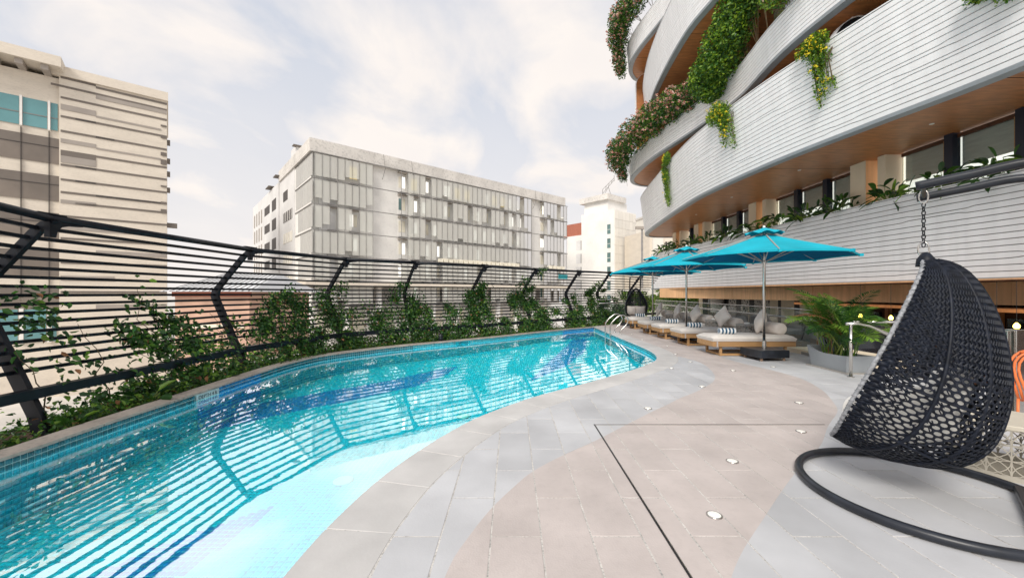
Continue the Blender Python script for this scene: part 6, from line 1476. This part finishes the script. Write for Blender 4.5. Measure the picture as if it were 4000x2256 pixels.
# --- trees
def tree(x, y, z, h, r, label, n=2600, mats=('leaf_dark', 'leaf_mid', 'leaf_light'), pr=(0.3, 0.45, 0.25), lw=(0.18, 0.34)):
    t = thing('tree', label, 'tree', (x, y, z), 0, 'trees beyond the terrace'); tr = MB().tube([(0, 0, 0), (0.1, 0, h * 0.35), (0, 0.1, h * 0.7)], [h * .035, h * .025, h * .01], 8)
    for k in range(7): a = k * 0.9; tr.tube([(0.05, 0, h * (0.3 + 0.05 * k)), (r * .6 * math.cos(a), r * .6 * math.sin(a), h * (0.55 + 0.05 * k))], [h * .012, h * .004], 5)
    tr.build('trunk', 'bark', t, smooth=True); bl = [(rnd.gauss(0, r * .45), rnd.gauss(0, r * .45), h * rnd.uniform(0.5, 0.95), rnd.uniform(.25, .5) * r) for _ in range(14)]
    P, D, S = [], [], []
    for _ in range(n):
        b = rnd.choice(bl); u = Vector((rnd.gauss(0, 1), rnd.gauss(0, 1), rnd.gauss(0, .8))).normalized() * b[3] * rnd.random() ** .35; P.append((x + b[0] + u.x, y + b[1] + u.y, z + b[2] + u.z)); D.append((u.x + rnd.gauss(0, .3), u.y + rnd.gauss(0, .3), u.z * .5 - .1)); S.append(rnd.uniform(*lw))
    leaves('crown', P, D, S, list(mats), pr, t, aspect=0.6)
for x, y, h, r, s_ in ((11.3, 27.8, 3.1, 1.7, 'left end of the green gap under the timber fascia'), (13.2, 29.5, 3.3, 1.8, 'middle of the green gap under the timber fascia'), (14.6, 31.0, 3.2, 1.9, 'right part of the green gap beside the dark doors'), (9.9, 30.5, 2.6, 1.4, 'far left under the fascia beside the egg seat')):
    tree(x, y, -1.2, h, r, 'pale green leafy tree, ' + s_, 2200, ('leaf_mid', 'leaf_light', 'leaf_lime'), (0.3, 0.4, 0.3), (0.12, 0.22))
for x, y, h, r, s_ in ((-19.5, 24, 7.8, 2.2, 'beside the left office block'), (-12.5, 23, 7.0, 2.2, 'in front of the brick warehouse'), (-6.5, 25.5, 5.6, 2.0, 'below the second bent post'), (3.5, 28, 5.6, 2.4, 'below the teal sign')):
    tree(x, y, -9, h, r, 'street tree seen low through the fence, ' + s_, 2400)

# --- cars under the hotel
def car(x, y, rz, label):
    t = thing('parked_car', label, 'car', (x, y, -0.9), rz, 'dark cars parked below the railing'); W2 = 0.86
    sil = [(-2.2, .35), (-2.25, .7), (-2.1, .92), (-1.5, .98), (-0.9, 1.40), (0.5, 1.44), (1.2, 1.02), (2.05, .85), (2.2, .6), (2.2, .35)]
    n_ = len(sil); mb = MB(); mb.add([(a, -W2 * (0.88 if b > 1.1 else 1), b) for a, b in sil] + [(a, W2 * (0.88 if b > 1.1 else 1), b) for a, b in sil], [tuple(range(n_)), tuple(range(n_, 2 * n_))[::-1]] + [(i, (i + 1) % n_, n_ + (i + 1) % n_, n_ + i) for i in range(n_)])
    mb.build('body', 'car_dark', t, bevel=0.05)
    for sg in (-1, 1):
        MB().add([(-1.25, sg * .872, 1.0), (-.85, sg * .79, 1.34), (-.25, sg * .79, 1.37), (-.25, sg * .872, 1.0)], [(0, 1, 2, 3)]).build('side_window', 'car_glass', t); MB().add([(-.18, sg * .872, 1.0), (-.18, sg * .79, 1.37), (.5, sg * .79, 1.37), (1.0, sg * .872, 1.02)], [(0, 1, 2, 3)]).build('side_window', 'car_glass', t)
        for a in (-1.35, 1.4):
            w_ = MB().lathe([(0, -.1), (.32, -.1), (.33, -.07), (.33, .07), (.32, .1), (0, .1)], 20).build('wheel', 'rubber', t); w_.location = (a, sg * .80, .33); w_.rotation_euler = (R(90), 0, 0); r_ = MB().lathe([(0, -.11), (.2, -.11), (.2, .11), (0, .11)], 14).build('rim', 'steel', w_)
    MB().add([(.56, -.70, 1.41), (.56, .70, 1.41), (1.17, .78, 1.06), (1.17, -.78, 1.06)], [(0, 1, 2, 3)]).build('windscreen', 'car_glass', t)
car(8.6, 10.6, R(82), 'black car roof glimpsed behind the nearest daybeds'); car(9.0, 16.0, R(84), 'black car glimpsed behind the middle daybeds')
# timber step strip beside the planter
o = MB().bb(6.45, 7.6, 7.4, 9.3, -0.05, 0.10).build('stone_ledge', 'cream'); tag(o, 'tan stone ledge beyond the nearest daybed beside the planter', 'ledge')
